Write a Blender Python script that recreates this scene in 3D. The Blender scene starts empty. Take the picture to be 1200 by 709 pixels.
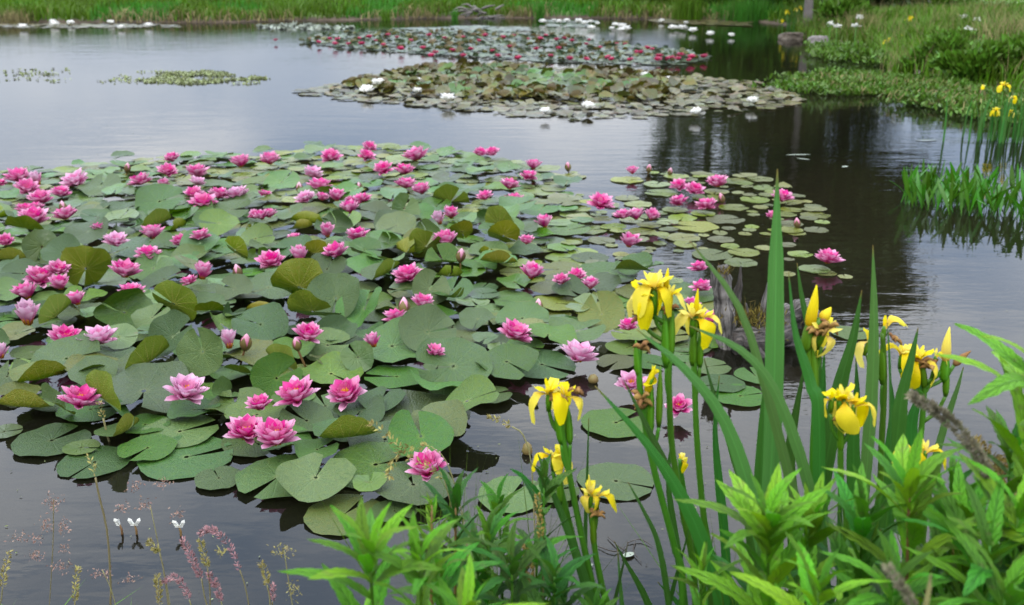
import bpy, bmesh, math, random
import numpy as np
from mathutils import Vector, Matrix, noise as mnoise

# ------------------------------------------------------------------ camera, sky, light
SC = bpy.context.scene
COL = SC.collection
CAM_H = 1.3
PITCH = math.radians(18.46)
FPX = 1167.0                                   # focal length in pixels of the 1200x709 photograph

cam_data = bpy.data.cameras.new("camera")
cam_data.sensor_width = 36.0
cam_data.lens = 36.0 * FPX / 1200.0
cam_data.clip_start = 0.05
cam_data.clip_end = 3000.0
cam_data.dof.use_dof = True
cam_data.dof.focus_distance = 2.3
cam_data.dof.aperture_fstop = 6.3
cam = bpy.data.objects.new("camera", cam_data)
cam.location = (0, 0, CAM_H)
cam.rotation_euler = (math.pi / 2 - PITCH, 0, 0)
COL.objects.link(cam)
SC.camera = cam

SUN_ELEV = math.radians(56)
SUN_AZ = math.radians(215)                     # compass-like angle, measured clockwise from +Y
world = bpy.data.worlds.new("World")
SC.world = world
world.use_nodes = True
wn, wl = world.node_tree.nodes, world.node_tree.links
wn.clear()
w_out = wn.new("ShaderNodeOutputWorld")
w_bg = wn.new("ShaderNodeBackground")
w_bg.inputs["Strength"].default_value = 0.1
w_sky = wn.new("ShaderNodeTexSky")
w_sky.sky_type = 'NISHITA'
w_sky.sun_disc = False
w_sky.sun_elevation = SUN_ELEV
w_sky.sun_rotation = SUN_AZ
w_tc = wn.new("ShaderNodeTexCoord")
w_map = wn.new("ShaderNodeMapping")
w_map.inputs["Scale"].default_value = (1.0, 1.0, 2.6)
w_map.inputs["Location"].default_value = (3.1, 0.2, 2.2)
w_noise = wn.new("ShaderNodeTexNoise")
w_noise.inputs["Scale"].default_value = 3.0
w_noise.inputs["Detail"].default_value = 7.0
w_noise.inputs["Roughness"].default_value = 0.52
w_noise.inputs["Distortion"].default_value = 0.4
w_ramp = wn.new("ShaderNodeValToRGB")
w_ramp.color_ramp.elements[0].position = 0.37
w_ramp.color_ramp.elements[0].color = (4.8, 6.1, 8.4, 1)
w_ramp.color_ramp.elements[1].position = 0.64
w_ramp.color_ramp.elements[1].color = (12.7, 12.9, 13.3, 1)
w_sep = wn.new("ShaderNodeSeparateXYZ")
w_mr = wn.new("ShaderNodeMapRange")            # an overcast dome is brighter overhead than at the horizon
w_mr.inputs["From Min"].default_value = 0.0
w_mr.inputs["From Max"].default_value = 0.8
w_mr.inputs["To Min"].default_value = 0.49
w_mr.inputs["To Max"].default_value = 4.0
w_mul = wn.new("ShaderNodeMix"); w_mul.data_type = 'RGBA'; w_mul.blend_type = 'MULTIPLY'
w_mul.inputs[0].default_value = 1.0
w_mix = wn.new("ShaderNodeMix"); w_mix.data_type = 'RGBA'
w_mix.inputs[0].default_value = 0.88
wl.new(w_tc.outputs["Generated"], w_map.inputs["Vector"])
wl.new(w_map.outputs["Vector"], w_noise.inputs["Vector"])
wl.new(w_noise.outputs["Fac"], w_ramp.inputs["Fac"])
wl.new(w_tc.outputs["Generated"], w_sep.inputs[0])
wl.new(w_sep.outputs["Z"], w_mr.inputs["Value"])
wl.new(w_ramp.outputs["Color"], w_mul.inputs[6])
wl.new(w_mr.outputs["Result"], w_mul.inputs[7])
wl.new(w_sky.outputs["Color"], w_mix.inputs[6])
wl.new(w_mul.outputs[2], w_mix.inputs[7])
wl.new(w_mix.outputs[2], w_bg.inputs["Color"])
wl.new(w_bg.outputs["Background"], w_out.inputs["Surface"])

sun_data = bpy.data.lights.new("sun", 'SUN')
sun_data.energy = 1.5
sun_data.angle = math.radians(14)
sun_data.color = (1.0, 0.95, 0.86)
sun = bpy.data.objects.new("sun", sun_data)
d = Vector((math.sin(SUN_AZ) * math.cos(SUN_ELEV), math.cos(SUN_AZ) * math.cos(SUN_ELEV), math.sin(SUN_ELEV)))
sun.rotation_euler = d.to_track_quat('Z', 'Y').to_euler()
sun.location = d * 40
COL.objects.link(sun)

SC.view_settings.view_transform = 'Standard'
SC.view_settings.look = 'None'
SC.view_settings.gamma = 1.0
SC.view_settings.exposure = 0.61

# ------------------------------------------------------------------ helpers
R = random.Random(7)
cp, sp = math.cos(PITCH), math.sin(PITCH)

def ray(x, y):
    a, b = (x - 600.0) / FPX, -(y - 354.5) / FPX
    return Vector((a, cp + b * sp, -sp + b * cp))

def at(x, y, z=0.0):
    """the point at height z seen at photo pixel x, y"""
    r = ray(x, y)
    return Vector((0, 0, CAM_H)) + r * ((z - CAM_H) / r.z)

def at_ground(x, y):
    """the spot of ground, bank included, seen at photo pixel x, y"""
    z = 0.0
    for _ in range(12):
        q = at(x, y, z); z = 0.5 * z + 0.5 * max(0.0, gh(q.x, q.y))
    q = at(x, y, z); q.z = z
    return q

def pt(x, y, Y):
    """the point at distance Y from the camera seen at photo pixel x, y"""
    r = ray(x, y)
    return Vector((0, 0, CAM_H)) + r * (Y / r.y)

def topx(p):
    v = Vector(p) - Vector((0, 0, CAM_H))
    dep = v.y * cp - v.z * sp
    return 600 + FPX * v.x / dep, 354.5 - FPX * (v.y * sp + v.z * cp) / dep, dep

def tag(o, label=None, cat=None, group=None, kind=None):
    if label: o["label"] = label
    if cat: o["category"] = cat
    if group: o["group"] = group
    if kind: o["kind"] = kind
    return o

def link(name, data, parent=None, loc=None, rot=None):
    o = bpy.data.objects.new(name, data)
    COL.objects.link(o)
    if parent is not None: o.parent = parent
    if loc is not None: o.location = loc
    if rot is not None: o.rotation_euler = rot
    return o

def thing(name, label, cat, loc=(0, 0, 0), rotz=0.0, group=None):
    o = link(name, None, None, loc, (0, 0, rotz))
    o.empty_display_size = 0.05
    return tag(o, label, cat, group)

class MB:
    """collects vertices and faces, with a tint number and a uv for each vertex"""
    def __init__(s):
        s.v, s.f, s.t, s.uv, s.m = [], [], [], [], []
    def add(s, verts, faces, tint=0.0, uvs=None, mat=0):
        n = len(s.v)
        s.v.extend([tuple(q) for q in verts])
        s.f.extend([tuple(i + n for i in f) for f in faces])
        s.m.extend([mat] * len(faces))
        s.t.extend([tint] * len(verts))
        s.uv.extend(uvs if uvs is not None else [(0.5, 0.5)] * len(verts))
    def mesh(s, name, mats, smooth=True):
        me = bpy.data.meshes.new(name)
        me.from_pydata(s.v, [], s.f)
        for m in (mats if isinstance(mats, (list, tuple)) else [mats]):
            me.materials.append(m)
        a = me.attributes.new("tint", 'FLOAT', 'POINT')
        a.data.foreach_set("value", np.array(s.t, dtype=np.float32))
        uvl = me.uv_layers.new(name="UVMap")
        idx = np.zeros(len(me.loops), dtype=np.int32)
        me.loops.foreach_get("vertex_index", idx)
        uvl.data.foreach_set("uv", np.array(s.uv, dtype=np.float32)[idx].ravel())
        me.polygons.foreach_set("material_index", np.array(s.m, dtype=np.int32))
        if smooth:
            me.polygons.foreach_set("use_smooth", np.ones(len(me.polygons), dtype=bool))
        me.update()
        return me
    def obj(s, name, mats, parent=None, smooth=True):
        return link(name, s.mesh(name, mats, smooth), parent)

def grid_faces(nu, nv, closed_u=False):
    fs = []
    for j in range(nv - 1):
        for i in range(nu if closed_u else nu - 1):
            i2 = (i + 1) % nu
            fs.append((j * nu + i, j * nu + i2, (j + 1) * nu + i2, (j + 1) * nu + i))
    return fs

def smooth_path(pts, n):
    """Catmull-Rom through the points, n samples"""
    P = [Vector(p) for p in pts]
    if len(P) == 2:
        return [P[0].lerp(P[1], k / (n - 1)) for k in range(n)]
    Q = [P[0] * 2 - P[1]] + P + [P[-1] * 2 - P[-2]]
    out = []
    for k in range(n):
        t = k / (n - 1) * (len(P) - 1)
        i = min(int(t), len(P) - 2); u = t - i
        a, b, c, e = Q[i], Q[i + 1], Q[i + 2], Q[i + 3]
        out.append(0.5 * ((2 * b) + (c - a) * u + (2 * a - 5 * b + 4 * c - e) * u * u + (3 * b - a - 3 * c + e) * u ** 3))
    return out

def tube(mb, path, radii, seg=6, rough=0.0, seed=0.0, tint=0.0, mat=0, cap=True):
    n = len(path)
    rad = radii if isinstance(radii, (list, tuple)) else [radii] * n
    if len(rad) != n:
        rad = list(np.interp(np.linspace(0, 1, n), np.linspace(0, 1, len(rad)), rad))
    vs, uvs = [], []
    ref = Vector((0.31, 0.17, 0.94))
    t0 = (path[-1] - path[0]).normalized()
    if abs(t0.dot(ref)) > 0.9: ref = Vector((0.94, 0.2, 0.3))
    for k in range(n):
        t = (path[min(k + 1, n - 1)] - path[max(k - 1, 0)])
        t = t.normalized() if t.length > 1e-9 else Vector((0, 0, 1))
        a = t.cross(ref).normalized(); b = t.cross(a)
        for s in range(seg):
            th = 2 * math.pi * s / seg
            dr = a * math.cos(th) + b * math.sin(th)
            r = rad[k]
            if rough:
                r *= 1 + rough * mnoise.noise(Vector((math.cos(th) * 1.7 + seed, math.sin(th) * 1.7, k * 0.55 + seed * 3)))
            vs.append(path[k] + dr * r)
            uvs.append((s / seg, k / (n - 1)))
    fs = grid_faces(seg, n, True)
    if cap:
        fs.append(tuple(range(seg))[::-1]); fs.append(tuple((n - 1) * seg + i for i in range(seg)))
    mb.add(vs, fs, tint, uvs, mat)

# ------------------------------------------------------------------ materials
def nodes_of(name):
    m = bpy.data.materials.new(name)
    m.use_nodes = True
    nt = m.node_tree
    nt.nodes.clear()
    return m, nt.nodes, nt.links

def mixc(N, L, fac, a, b, mode='MIX'):
    n = N.new("ShaderNodeMix"); n.data_type = 'RGBA'; n.blend_type = mode
    for sock, val in ((n.inputs[0], fac), (n.inputs[6], a), (n.inputs[7], b)):
        if isinstance(val, (int, float)): sock.default_value = val
        elif isinstance(val, tuple): sock.default_value = (*val, 1) if len(val) == 3 else val
        else: L.new(val, sock)
    return n.outputs[2]

def math_n(N, L, op, a, b=0.0, c=None):
    n = N.new("ShaderNodeMath"); n.operation = op
    for i, val in enumerate((a, b, c)):
        if val is None: continue
        if isinstance(val, (int, float)): n.inputs[i].default_value = val
        else: L.new(val, n.inputs[i])
    return n.outputs[0]

def noise_n(N, L, scale, detail=3.0, coord="Object", rough=0.55):
    tc = N.new("ShaderNodeTexCoord"); n = N.new("ShaderNodeTexNoise")
    n.inputs["Scale"].default_value = scale; n.inputs["Detail"].default_value = detail
    n.inputs["Roughness"].default_value = rough
    L.new(tc.outputs[coord], n.inputs["Vector"])
    return n.outputs["Fac"]

def ramp_n(N, L, fac, stops):
    r = N.new("ShaderNodeValToRGB")
    el = r.color_ramp.elements
    while len(el) < len(stops): el.new(0.5)
    for e, (p, c) in zip(el, stops):
        e.position = p; e.color = (*c, 1) if len(c) == 3 else c
    L.new(fac, r.inputs["Fac"])
    return r.outputs["Color"]

def rnd_n(N, L):
    """a number that differs per object and per piece"""
    oi = N.new("ShaderNodeObjectInfo"); at_ = N.new("ShaderNodeAttribute"); at_.attribute_name = "tint"
    s = math_n(N, L, 'ADD', oi.outputs["Random"], at_.outputs["Fac"])
    return math_n(N, L, 'FRACT', s)

def finish(m, N, L, col, rough=0.5, trans=0.0, bump=None, bump_d=0.001, spec=0.5, tcol=None):
    p = N.new("ShaderNodeBsdfPrincipled")
    out = N.new("ShaderNodeOutputMaterial")
    if isinstance(col, tuple): p.inputs["Base Color"].default_value = (*col, 1)
    else: L.new(col, p.inputs["Base Color"])
    if isinstance(rough, (int, float)): p.inputs["Roughness"].default_value = rough
    else: L.new(rough, p.inputs["Roughness"])
    p.inputs["Specular IOR Level"].default_value = spec
    if bump is not None:
        b = N.new("ShaderNodeBump"); b.inputs["Distance"].default_value = bump_d
        b.inputs["Strength"].default_value = 1.0
        L.new(bump, b.inputs["Height"]); L.new(b.outputs["Normal"], p.inputs["Normal"])
    if trans > 0:
        t = N.new("ShaderNodeBsdfTranslucent"); mx = N.new("ShaderNodeMixShader")
        mx.inputs[0].default_value = trans
        c = tcol if tcol is not None else col
        if isinstance(c, tuple): t.inputs["Color"].default_value = (*c, 1)
        else: L.new(c, t.inputs["Color"])
        L.new(p.outputs[0], mx.inputs[1]); L.new(t.outputs[0], mx.inputs[2])
        L.new(mx.outputs[0], out.inputs["Surface"])
    else:
        L.new(p.outputs[0], out.inputs["Surface"])
    return m

def dim(c, k=0.41, s=1.38):
    l = 0.25 * c[0] + 0.65 * c[1] + 0.10 * c[2]
    return tuple(max(0.003, (l + (q - l) * s) * k) for q in c)

def simple(name, a, b=None, scale=30.0, rough=0.6, trans=0.0, vary=0.25, bump_d=0.0, spec=0.2, k=0.47):
    """two mottled colours, with each object and piece a little lighter or darker"""
    m, N, L = nodes_of(name)
    b = b or tuple(c * 0.7 for c in a)
    a, b = dim(a, k, 1.22), dim(b, k, 1.22)
    nz = noise_n(N, L, scale, 4)
    c = mixc(N, L, nz, a, b)
    r = rnd_n(N, L)
    h = N.new("ShaderNodeHueSaturation")
    L.new(c, h.inputs["Color"])
    L.new(math_n(N, L, 'MULTIPLY_ADD', r, 2 * vary, 1 - vary), h.inputs["Value"])
    L.new(math_n(N, L, 'MULTIPLY_ADD', r, 0.03 * (1 if vary else 0), 0.485 if vary else 0.5), h.inputs["Hue"])
    return finish(m, N, L, h.outputs[0], rough, trans, nz if bump_d else None, bump_d, spec)

def pad_material(name, top_a, top_b, under_a, under_b, rough=0.46):
    """lily pad: veined upper side, olive to reddish underside, browned rim"""
    m, N, L = nodes_of(name)
    top_a, top_b, under_a, under_b = dim(top_a, .32, 1.5), dim(top_b, .32, 1.5), dim(under_a), dim(under_b)
    uv = N.new("ShaderNodeUVMap"); sx = N.new("ShaderNodeSeparateXYZ")
    L.new(uv.outputs[0], sx.inputs[0])
    u, v = sx.outputs[0], sx.outputs[1]
    rnd = rnd_n(N, L)
    blot = noise_n(N, L, 9.0, 4)
    fine = noise_n(N, L, 60.0, 3)
    base = mixc(N, L, ramp_n(N, L, blot, [(0.35, (0, 0, 0)), (0.65, (1, 1, 1))]), top_a, top_b)
    ang = math_n(N, L, 'PINGPONG', math_n(N, L, 'MULTIPLY_ADD', u, 13.0, 0.0), 0.5)
    vein = math_n(N, L, 'SUBTRACT', 1.0, math_n(N, L, 'MINIMUM', math_n(N, L, 'MULTIPLY', math_n(N, L, 'MULTIPLY', ang, v), 16.0), 1.0))
    veinf = math_n(N, L, 'MULTIPLY', vein, math_n(N, L, 'SUBTRACT', 1.0, math_n(N, L, 'MULTIPLY', v, 0.75)))
    base = mixc(N, L, math_n(N, L, 'MULTIPLY', veinf, 0.34), base, tuple(min(1, c * 1.9 + 0.02) for c in top_a))
    ctr = ramp_n(N, L, v, [(0.0, (1, 1, 1)), (0.16, (0, 0, 0))])
    base = mixc(N, L, math_n(N, L, 'MULTIPLY', ctr, 0.5), base, (0.12, 0.14, 0.03))
    spots = ramp_n(N, L, noise_n(N, L, 16.0, 5), [(0.66, (0, 0, 0)), (0.73, (1, 1, 1))])
    base = mixc(N, L, math_n(N, L, 'MULTIPLY', spots, 0.55), base, (0.055, 0.040, 0.016))
    rim = ramp_n(N, L, math_n(N, L, 'ADD', v, math_n(N, L, 'MULTIPLY', blot, 0.08)), [(1.0, (0, 0, 0)), (1.04, (1, 1, 1))])
    base = mixc(N, L, math_n(N, L, 'MULTIPLY', rim, 0.7), base, (0.10, 0.05, 0.03))
    h = N.new("ShaderNodeHueSaturation"); L.new(base, h.inputs["Color"])
    L.new(math_n(N, L, 'MULTIPLY_ADD', rnd, 0.9, 0.58), h.inputs["Value"])
    L.new(math_n(N, L, 'MULTIPLY_ADD', math_n(N, L, 'FRACT', math_n(N, L, 'MULTIPLY', rnd, 7.31)), 0.05, 0.460), h.inputs["Hue"])
    L.new(math_n(N, L, 'MULTIPLY_ADD', math_n(N, L, 'FRACT', math_n(N, L, 'MULTIPLY', rnd, 3.7)), 0.35, 0.75), h.inputs["Saturation"])
    old = ramp_n(N, L, math_n(N, L, 'FRACT', math_n(N, L, 'MULTIPLY', rnd, 5.13)), [(0.90, (0, 0, 0)), (0.96, (1, 1, 1))])
    yel = mixc(N, L, math_n(N, L, 'MULTIPLY', old, math_n(N, L, 'MULTIPLY', blot, 1.1)), h.outputs[0], (0.085, 0.078, 0.014))
    under = mixc(N, L, ramp_n(N, L, math_n(N, L, 'ADD', math_n(N, L, 'MULTIPLY', blot, 0.5), math_n(N, L, 'MULTIPLY', rnd, 0.5)),
                              [(0.35, (0, 0, 0)), (0.75, (1, 1, 1))]), under_a, under_b)
    old = ramp_n(N, L, math_n(N, L, 'FRACT', math_n(N, L, 'MULTIPLY', rnd, 5.13)), [(0.90, (0, 0, 0)), (0.96, (1, 1, 1))])
    yel = mixc(N, L, math_n(N, L, 'MULTIPLY', old, math_n(N, L, 'MULTIPLY', blot, 1.1)), h.outputs[0], (0.085, 0.078, 0.014))
    under = mixc(N, L, math_n(N, L, 'MULTIPLY', veinf, 0.6), under, (0.24, 0.20, 0.05))
    geo = N.new("ShaderNodeNewGeometry")
    col = mixc(N, L, geo.outputs["Backfacing"], yel, under)
    ro = math_n(N, L, 'ADD', math_n(N, L, 'MULTIPLY', fine, 0.2), math_n(N, L, 'MULTIPLY_ADD', blot, 0.8, rough - 0.54))
    hgt = math_n(N, L, 'ADD', math_n(N, L, 'MULTIPLY', veinf, -0.35), math_n(N, L, 'MULTIPLY', noise_n(N, L, 26.0, 3), 0.9))
    return finish(m, N, L, col, ro, 0.16, hgt, 0.0045, 0.28, tcol=h.outputs[0])

def petal_material(name, base, mid, tip, rough=0.5, trans=0.25, k=0.62, s=1.16):
    m, N, L = nodes_of(name)
    base, mid, tip = dim(base, k, s), dim(mid, k, s), dim(tip, k, s)
    uv = N.new("ShaderNodeUVMap"); sx = N.new("ShaderNodeSeparateXYZ")
    L.new(uv.outputs[0], sx.inputs[0])
    u, v = sx.outputs[0], sx.outputs[1]
    streak = N.new("ShaderNodeTexNoise"); mp = N.new("ShaderNodeMapping")
    mp.inputs["Scale"].default_value = (14, 1.2, 1); streak.inputs["Scale"].default_value = 1.0
    L.new(uv.outputs[0], mp.inputs["Vector"]); L.new(mp.outputs[0], streak.inputs["Vector"])
    vv = math_n(N, L, 'ADD', v, math_n(N, L, 'MULTIPLY_ADD', streak.outputs["Fac"], 0.3, -0.15))
    c = ramp_n(N, L, vv, [(0.05, base), (0.5, mid), (0.98, tip)])
    r = rnd_n(N, L)
    h = N.new("ShaderNodeHueSaturation"); L.new(c, h.inputs["Color"])
    L.new(math_n(N, L, 'MULTIPLY_ADD', r, 0.3, 0.82), h.inputs["Saturation"])
    L.new(math_n(N, L, 'MULTIPLY_ADD', r, -0.12, 1.05), h.inputs["Value"])
    return finish(m, N, L, h.outputs[0], rough, trans, streak.outputs["Fac"], 0.0006, 0.2)

def blade_material(name, a, b, rough=0.42, trans=0.2, ribs=18.0, vary=0.22, tipc=None, depth=0.0006):
    """long leaf: parallel ribs along its length, paler midrib"""
    a, b = dim(a), dim(b)
    m, N, L = nodes_of(name)
    uv = N.new("ShaderNodeUVMap"); sx = N.new("ShaderNodeSeparateXYZ")
    L.new(uv.outputs[0], sx.inputs[0])
    u, v = sx.outputs[0], sx.outputs[1]
    mp = N.new("ShaderNodeMapping"); mp.inputs["Scale"].default_value = (ribs, 2.0, 1)
    st = N.new("ShaderNodeTexNoise"); st.inputs["Scale"].default_value = 1.0; st.inputs["Detail"].default_value = 3
    L.new(uv.outputs[0], mp.inputs["Vector"]); L.new(mp.outputs[0], st.inputs["Vector"])
    c = mixc(N, L, st.outputs["Fac"], a, b)
    mid = math_n(N, L, 'SUBTRACT', 1.0, math_n(N, L, 'MINIMUM', math_n(N, L, 'MULTIPLY', math_n(N, L, 'ABSOLUTE', math_n(N, L, 'SUBTRACT', u, 0.5)), 14.0), 1.0))
    c = mixc(N, L, math_n(N, L, 'MULTIPLY', mid, 0.4), c, tuple(min(1, q * 1.8 + 0.02) for q in a))
    if tipc:
        c = mixc(N, L, ramp_n(N, L, v, [(0.95, (0, 0, 0)), (1.0, (1, 1, 1))]), c, dim(tipc))
    r = rnd_n(N, L)
    h = N.new("ShaderNodeHueSaturation"); L.new(c, h.inputs["Color"])
    L.new(math_n(N, L, 'MULTIPLY_ADD', r, 2 * vary, 1 - vary), h.inputs["Value"])
    L.new(math_n(N, L, 'MULTIPLY_ADD', r, 0.035, 0.482), h.inputs["Hue"])
    return finish(m, N, L, h.outputs[0], rough, trans, st.outputs["Fac"], depth, 0.28)

def leaf_material(name, a, b, rough=0.5, trans=0.3, vary=0.38):
    """broad lance leaf: midrib and slanting side veins"""
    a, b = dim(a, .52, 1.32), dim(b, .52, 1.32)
    m, N, L = nodes_of(name)
    uv = N.new("ShaderNodeUVMap"); sx = N.new("ShaderNodeSeparateXYZ")
    L.new(uv.outputs[0], sx.inputs[0])
    u, v = sx.outputs[0], sx.outputs[1]
    du = math_n(N, L, 'ABSOLUTE', math_n(N, L, 'SUBTRACT', u, 0.5))
    mid = math_n(N, L, 'SUBTRACT', 1.0, math_n(N, L, 'MINIMUM', math_n(N, L, 'MULTIPLY', du, 18.0), 1.0))
    side = math_n(N, L, 'PINGPONG', math_n(N, L, 'SUBTRACT', math_n(N, L, 'MULTIPLY', v, 9.0), math_n(N, L, 'MULTIPLY', du, 3.4)), 0.5)
    sv = math_n(N, L, 'SUBTRACT', 1.0, math_n(N, L, 'MINIMUM', math_n(N, L, 'MULTIPLY', side, 7.0), 1.0))
    nz = noise_n(N, L, 45.0, 4)
    c = mixc(N, L, nz, a, b)
    vein = math_n(N, L, 'MAXIMUM', mid, math_n(N, L, 'MULTIPLY', sv, 0.45))
    c = mixc(N, L, math_n(N, L, 'MULTIPLY', vein, 0.4), c, tuple(min(1, q * 1.7 + 0.03) for q in a))
    bite = ramp_n(N, L, noise_n(N, L, 7.0, 6), [(0.63, (0, 0, 0)), (0.68, (1, 1, 1))])
    dead = ramp_n(N, L, math_n(N, L, 'ADD', v, math_n(N, L, 'MULTIPLY', nz, 0.16)), [(1.02, (0, 0, 0)), (1.07, (1, 1, 1))])
    c = mixc(N, L, math_n(N, L, 'MULTIPLY', math_n(N, L, 'MAXIMUM', math_n(N, L, 'MULTIPLY', bite, 0.6), dead), 0.6), c, (0.10, 0.085, 0.03))
    r = rnd_n(N, L)
    h = N.new("ShaderNodeHueSaturation"); L.new(c, h.inputs["Color"])
    L.new(math_n(N, L, 'MULTIPLY_ADD', r, 2 * vary, 1 - vary), h.inputs["Value"])
    L.new(math_n(N, L, 'MULTIPLY_ADD', math_n(N, L, 'FRACT', math_n(N, L, 'MULTIPLY', r, 4.7)), 0.05, 0.472), h.inputs["Hue"])
    hg = math_n(N, L, 'ADD', math_n(N, L, 'MULTIPLY', vein, -1.0), math_n(N, L, 'MULTIPLY', nz, 0.8))
    return finish(m, N, L, h.outputs[0], rough, trans, hg, 0.003, 0.25)

M = {}
M['pad'] = pad_material("lily_pad_green", (0.080, 0.168, 0.026), (0.118, 0.205, 0.040), (0.210, 0.270, 0.036), (0.270, 0.235, 0.032))
M['pad_pale'] = pad_material("lily_pad_pale", (0.165, 0.215, 0.070), (0.200, 0.240, 0.080), (0.15, 0.16, 0.03), (0.14, 0.09, 0.025), 0.42)
M['pad_olive'] = pad_material("lily_pad_olive", (0.120, 0.150, 0.035), (0.170, 0.140, 0.025), (0.110, 0.085, 0.016), (0.075, 0.040, 0.014), 0.45)
M['pad_grey'] = pad_material("lily_pad_grey", (0.140, 0.165, 0.065), (0.190, 0.150, 0.085), (0.12, 0.08, 0.04), (0.09, 0.05, 0.03), 0.4)
M['pad_far'] = pad_material("lily_pad_far", (0.10, 0.15, 0.09), (0.14, 0.17, 0.11), (0.12, 0.12, 0.03), (0.10, 0.06, 0.02), 0.4)
M['outer'] = petal_material("petal_outer", (0.62, 0.04, 0.20), (0.70, 0.115, 0.33), (0.84, 0.45, 0.61))
M['mid'] = petal_material("petal_middle", (0.54, 0.015, 0.14), (0.65, 0.045, 0.23), (0.76, 0.17, 0.40))
M['inner'] = petal_material("petal_inner", (0.46, 0.012, 0.09), (0.60, 0.030, 0.17), (0.72, 0.12, 0.32))
M['outer_p'] = petal_material("petal_outer_pale", (0.66, 0.10, 0.30), (0.76, 0.28, 0.48), (0.84, 0.58, 0.70))
M['mid_p'] = petal_material("petal_middle_pale", (0.62, 0.08, 0.28), (0.74, 0.24, 0.46), (0.83, 0.52, 0.68))
M['inner_p'] = petal_material("petal_inner_pale", (0.58, 0.05, 0.2), (0.68, 0.14, 0.34), (0.78, 0.33, 0.52))
M['bud'] = petal_material("petal_bud", (0.40, 0.20, 0.16), (0.66, 0.26, 0.36), (0.76, 0.46, 0.54))
M['white'] = petal_material("petal_white", (0.70, 0.72, 0.58), (0.80, 0.79, 0.72), (0.83, 0.81, 0.78), k=0.95, s=1.0)
M['red'] = petal_material("petal_red", (0.42, 0.015, 0.06), (0.56, 0.035, 0.11), (0.66, 0.14, 0.24))
M['sepal'] = simple("sepal_green", (0.16, 0.16, 0.06), (0.20, 0.10, 0.06), 40, 0.5, 0.1)
M['stamen'] = simple("stamen_yellow", (0.80, 0.38, 0.03), (0.70, 0.20, 0.05), 60, 0.5, 0.1, 0.15)
M['iris_y'] = petal_material("iris_yellow", (0.74, 0.45, 0.004), (0.84, 0.67, 0.008), (0.86, 0.73, 0.014), 0.65, 0.5, 0.74, 1.0)
M['iris_leaf'] = blade_material("iris_leaf_green", (0.060, 0.170, 0.036), (0.120, 0.250, 0.085), 0.5, 0.25, 26, 0.25, (0.30, 0.22, 0.10), 0.0016)
M['iris_leaf_pale'] = blade_material("iris_leaf_pale", (0.120, 0.260, 0.080), (0.200, 0.330, 0.140), 0.5, 0.25, 26, 0.15, (0.30, 0.22, 0.10), 0.0016)
M['stem'] = simple("stem_green", (0.075, 0.19, 0.035), (0.11, 0.24, 0.05), 60, 0.45, 0.1, 0.15)
M['spathe'] = blade_material("spathe_green", (0.14, 0.29, 0.045), (0.19, 0.34, 0.07), 0.45, 0.25, 10, 0.15)
M['wither'] = simple("withered_brown", (0.45, 0.27, 0.12), (0.22, 0.11, 0.05), 120, 0.8, 0.15)
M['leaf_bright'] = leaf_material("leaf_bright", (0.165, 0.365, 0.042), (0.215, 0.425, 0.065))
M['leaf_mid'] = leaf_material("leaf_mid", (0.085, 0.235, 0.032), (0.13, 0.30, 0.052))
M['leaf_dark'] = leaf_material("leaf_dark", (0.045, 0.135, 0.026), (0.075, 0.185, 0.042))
M['stem_red'] = simple("stem_reddish", (0.19, 0.16, 0.06), (0.22, 0.10, 0.06), 50, 0.6, 0.0, 0.15)
M['browngrass'] = simple("grass_tuft_brown", (0.34, 0.20, 0.17), (0.40, 0.28, 0.22), 90, 0.8, 0.2, 0.3)
M['pinkgrass'] = simple("grass_head_pink", (0.40, 0.19, 0.21), (0.46, 0.30, 0.29), 90, 0.8, 0.2, 0.3)
M['tangrass'] = simple("grass_head_tan", (0.36, 0.33, 0.13), (0.44, 0.36, 0.17), 90, 0.8, 0.2, 0.25)
M['greygrass'] = simple("grass_head_grey", (0.26, 0.26, 0.16), (0.34, 0.28, 0.22), 120, 0.85, 0.15, 0.25)
M['seed'] = simple("dock_seed", (0.44, 0.38, 0.14), (0.38, 0.22, 0.09), 90, 0.8, 0.15, 0.3)
M['drystem'] = simple("dry_stem", (0.30, 0.28, 0.14), (0.24, 0.20, 0.11), 40, 0.7, 0.0, 0.2)
def wood_material(name, pale, dark, rough):
    """grain and cracks that run along the piece"""
    m, N, L = nodes_of(name)
    uv = N.new("ShaderNodeUVMap"); mp = N.new("ShaderNodeMapping"); mp.inputs["Scale"].default_value = (22, 2.2, 1)
    st = N.new("ShaderNodeTexNoise"); st.inputs["Scale"].default_value = 1.0; st.inputs["Detail"].default_value = 7; st.inputs["Distortion"].default_value = 0.8
    L.new(uv.outputs[0], mp.inputs["Vector"]); L.new(mp.outputs[0], st.inputs["Vector"])
    c = ramp_n(N, L, st.outputs["Fac"], [(0.36, dark), (0.50, tuple((a + b) / 2 for a, b in zip(pale, dark))), (0.66, pale)])
    blot = noise_n(N, L, 18.0, 5)
    c = mixc(N, L, ramp_n(N, L, blot, [(0.5, (0, 0, 0)), (0.7, (0.7, 0.7, 0.7))]), c, dark)
    return finish(m, N, L, c, rough, 0, math_n(N, L, 'ADD', st.outputs["Fac"], math_n(N, L, 'MULTIPLY', blot, 0.8)), 0.012, 0.3)
M['wood'] = wood_material("weathered_wood", (0.135, 0.122, 0.110), (0.020, 0.017, 0.014), 0.9)
M['wetwood'] = wood_material("wet_dark_wood", (0.060, 0.048, 0.040), (0.012, 0.010, 0.008), 0.6)
M['palepad'] = simple("pale_far_pads", (0.34, 0.37, 0.31), (0.26, 0.29, 0.22), 4, 0.45, 0.0, 0.2)
M['moss'] = simple("moss", (0.13, 0.14, 0.035), (0.20, 0.12, 0.045), 60, 0.95, 0.1, 0.4)
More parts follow.
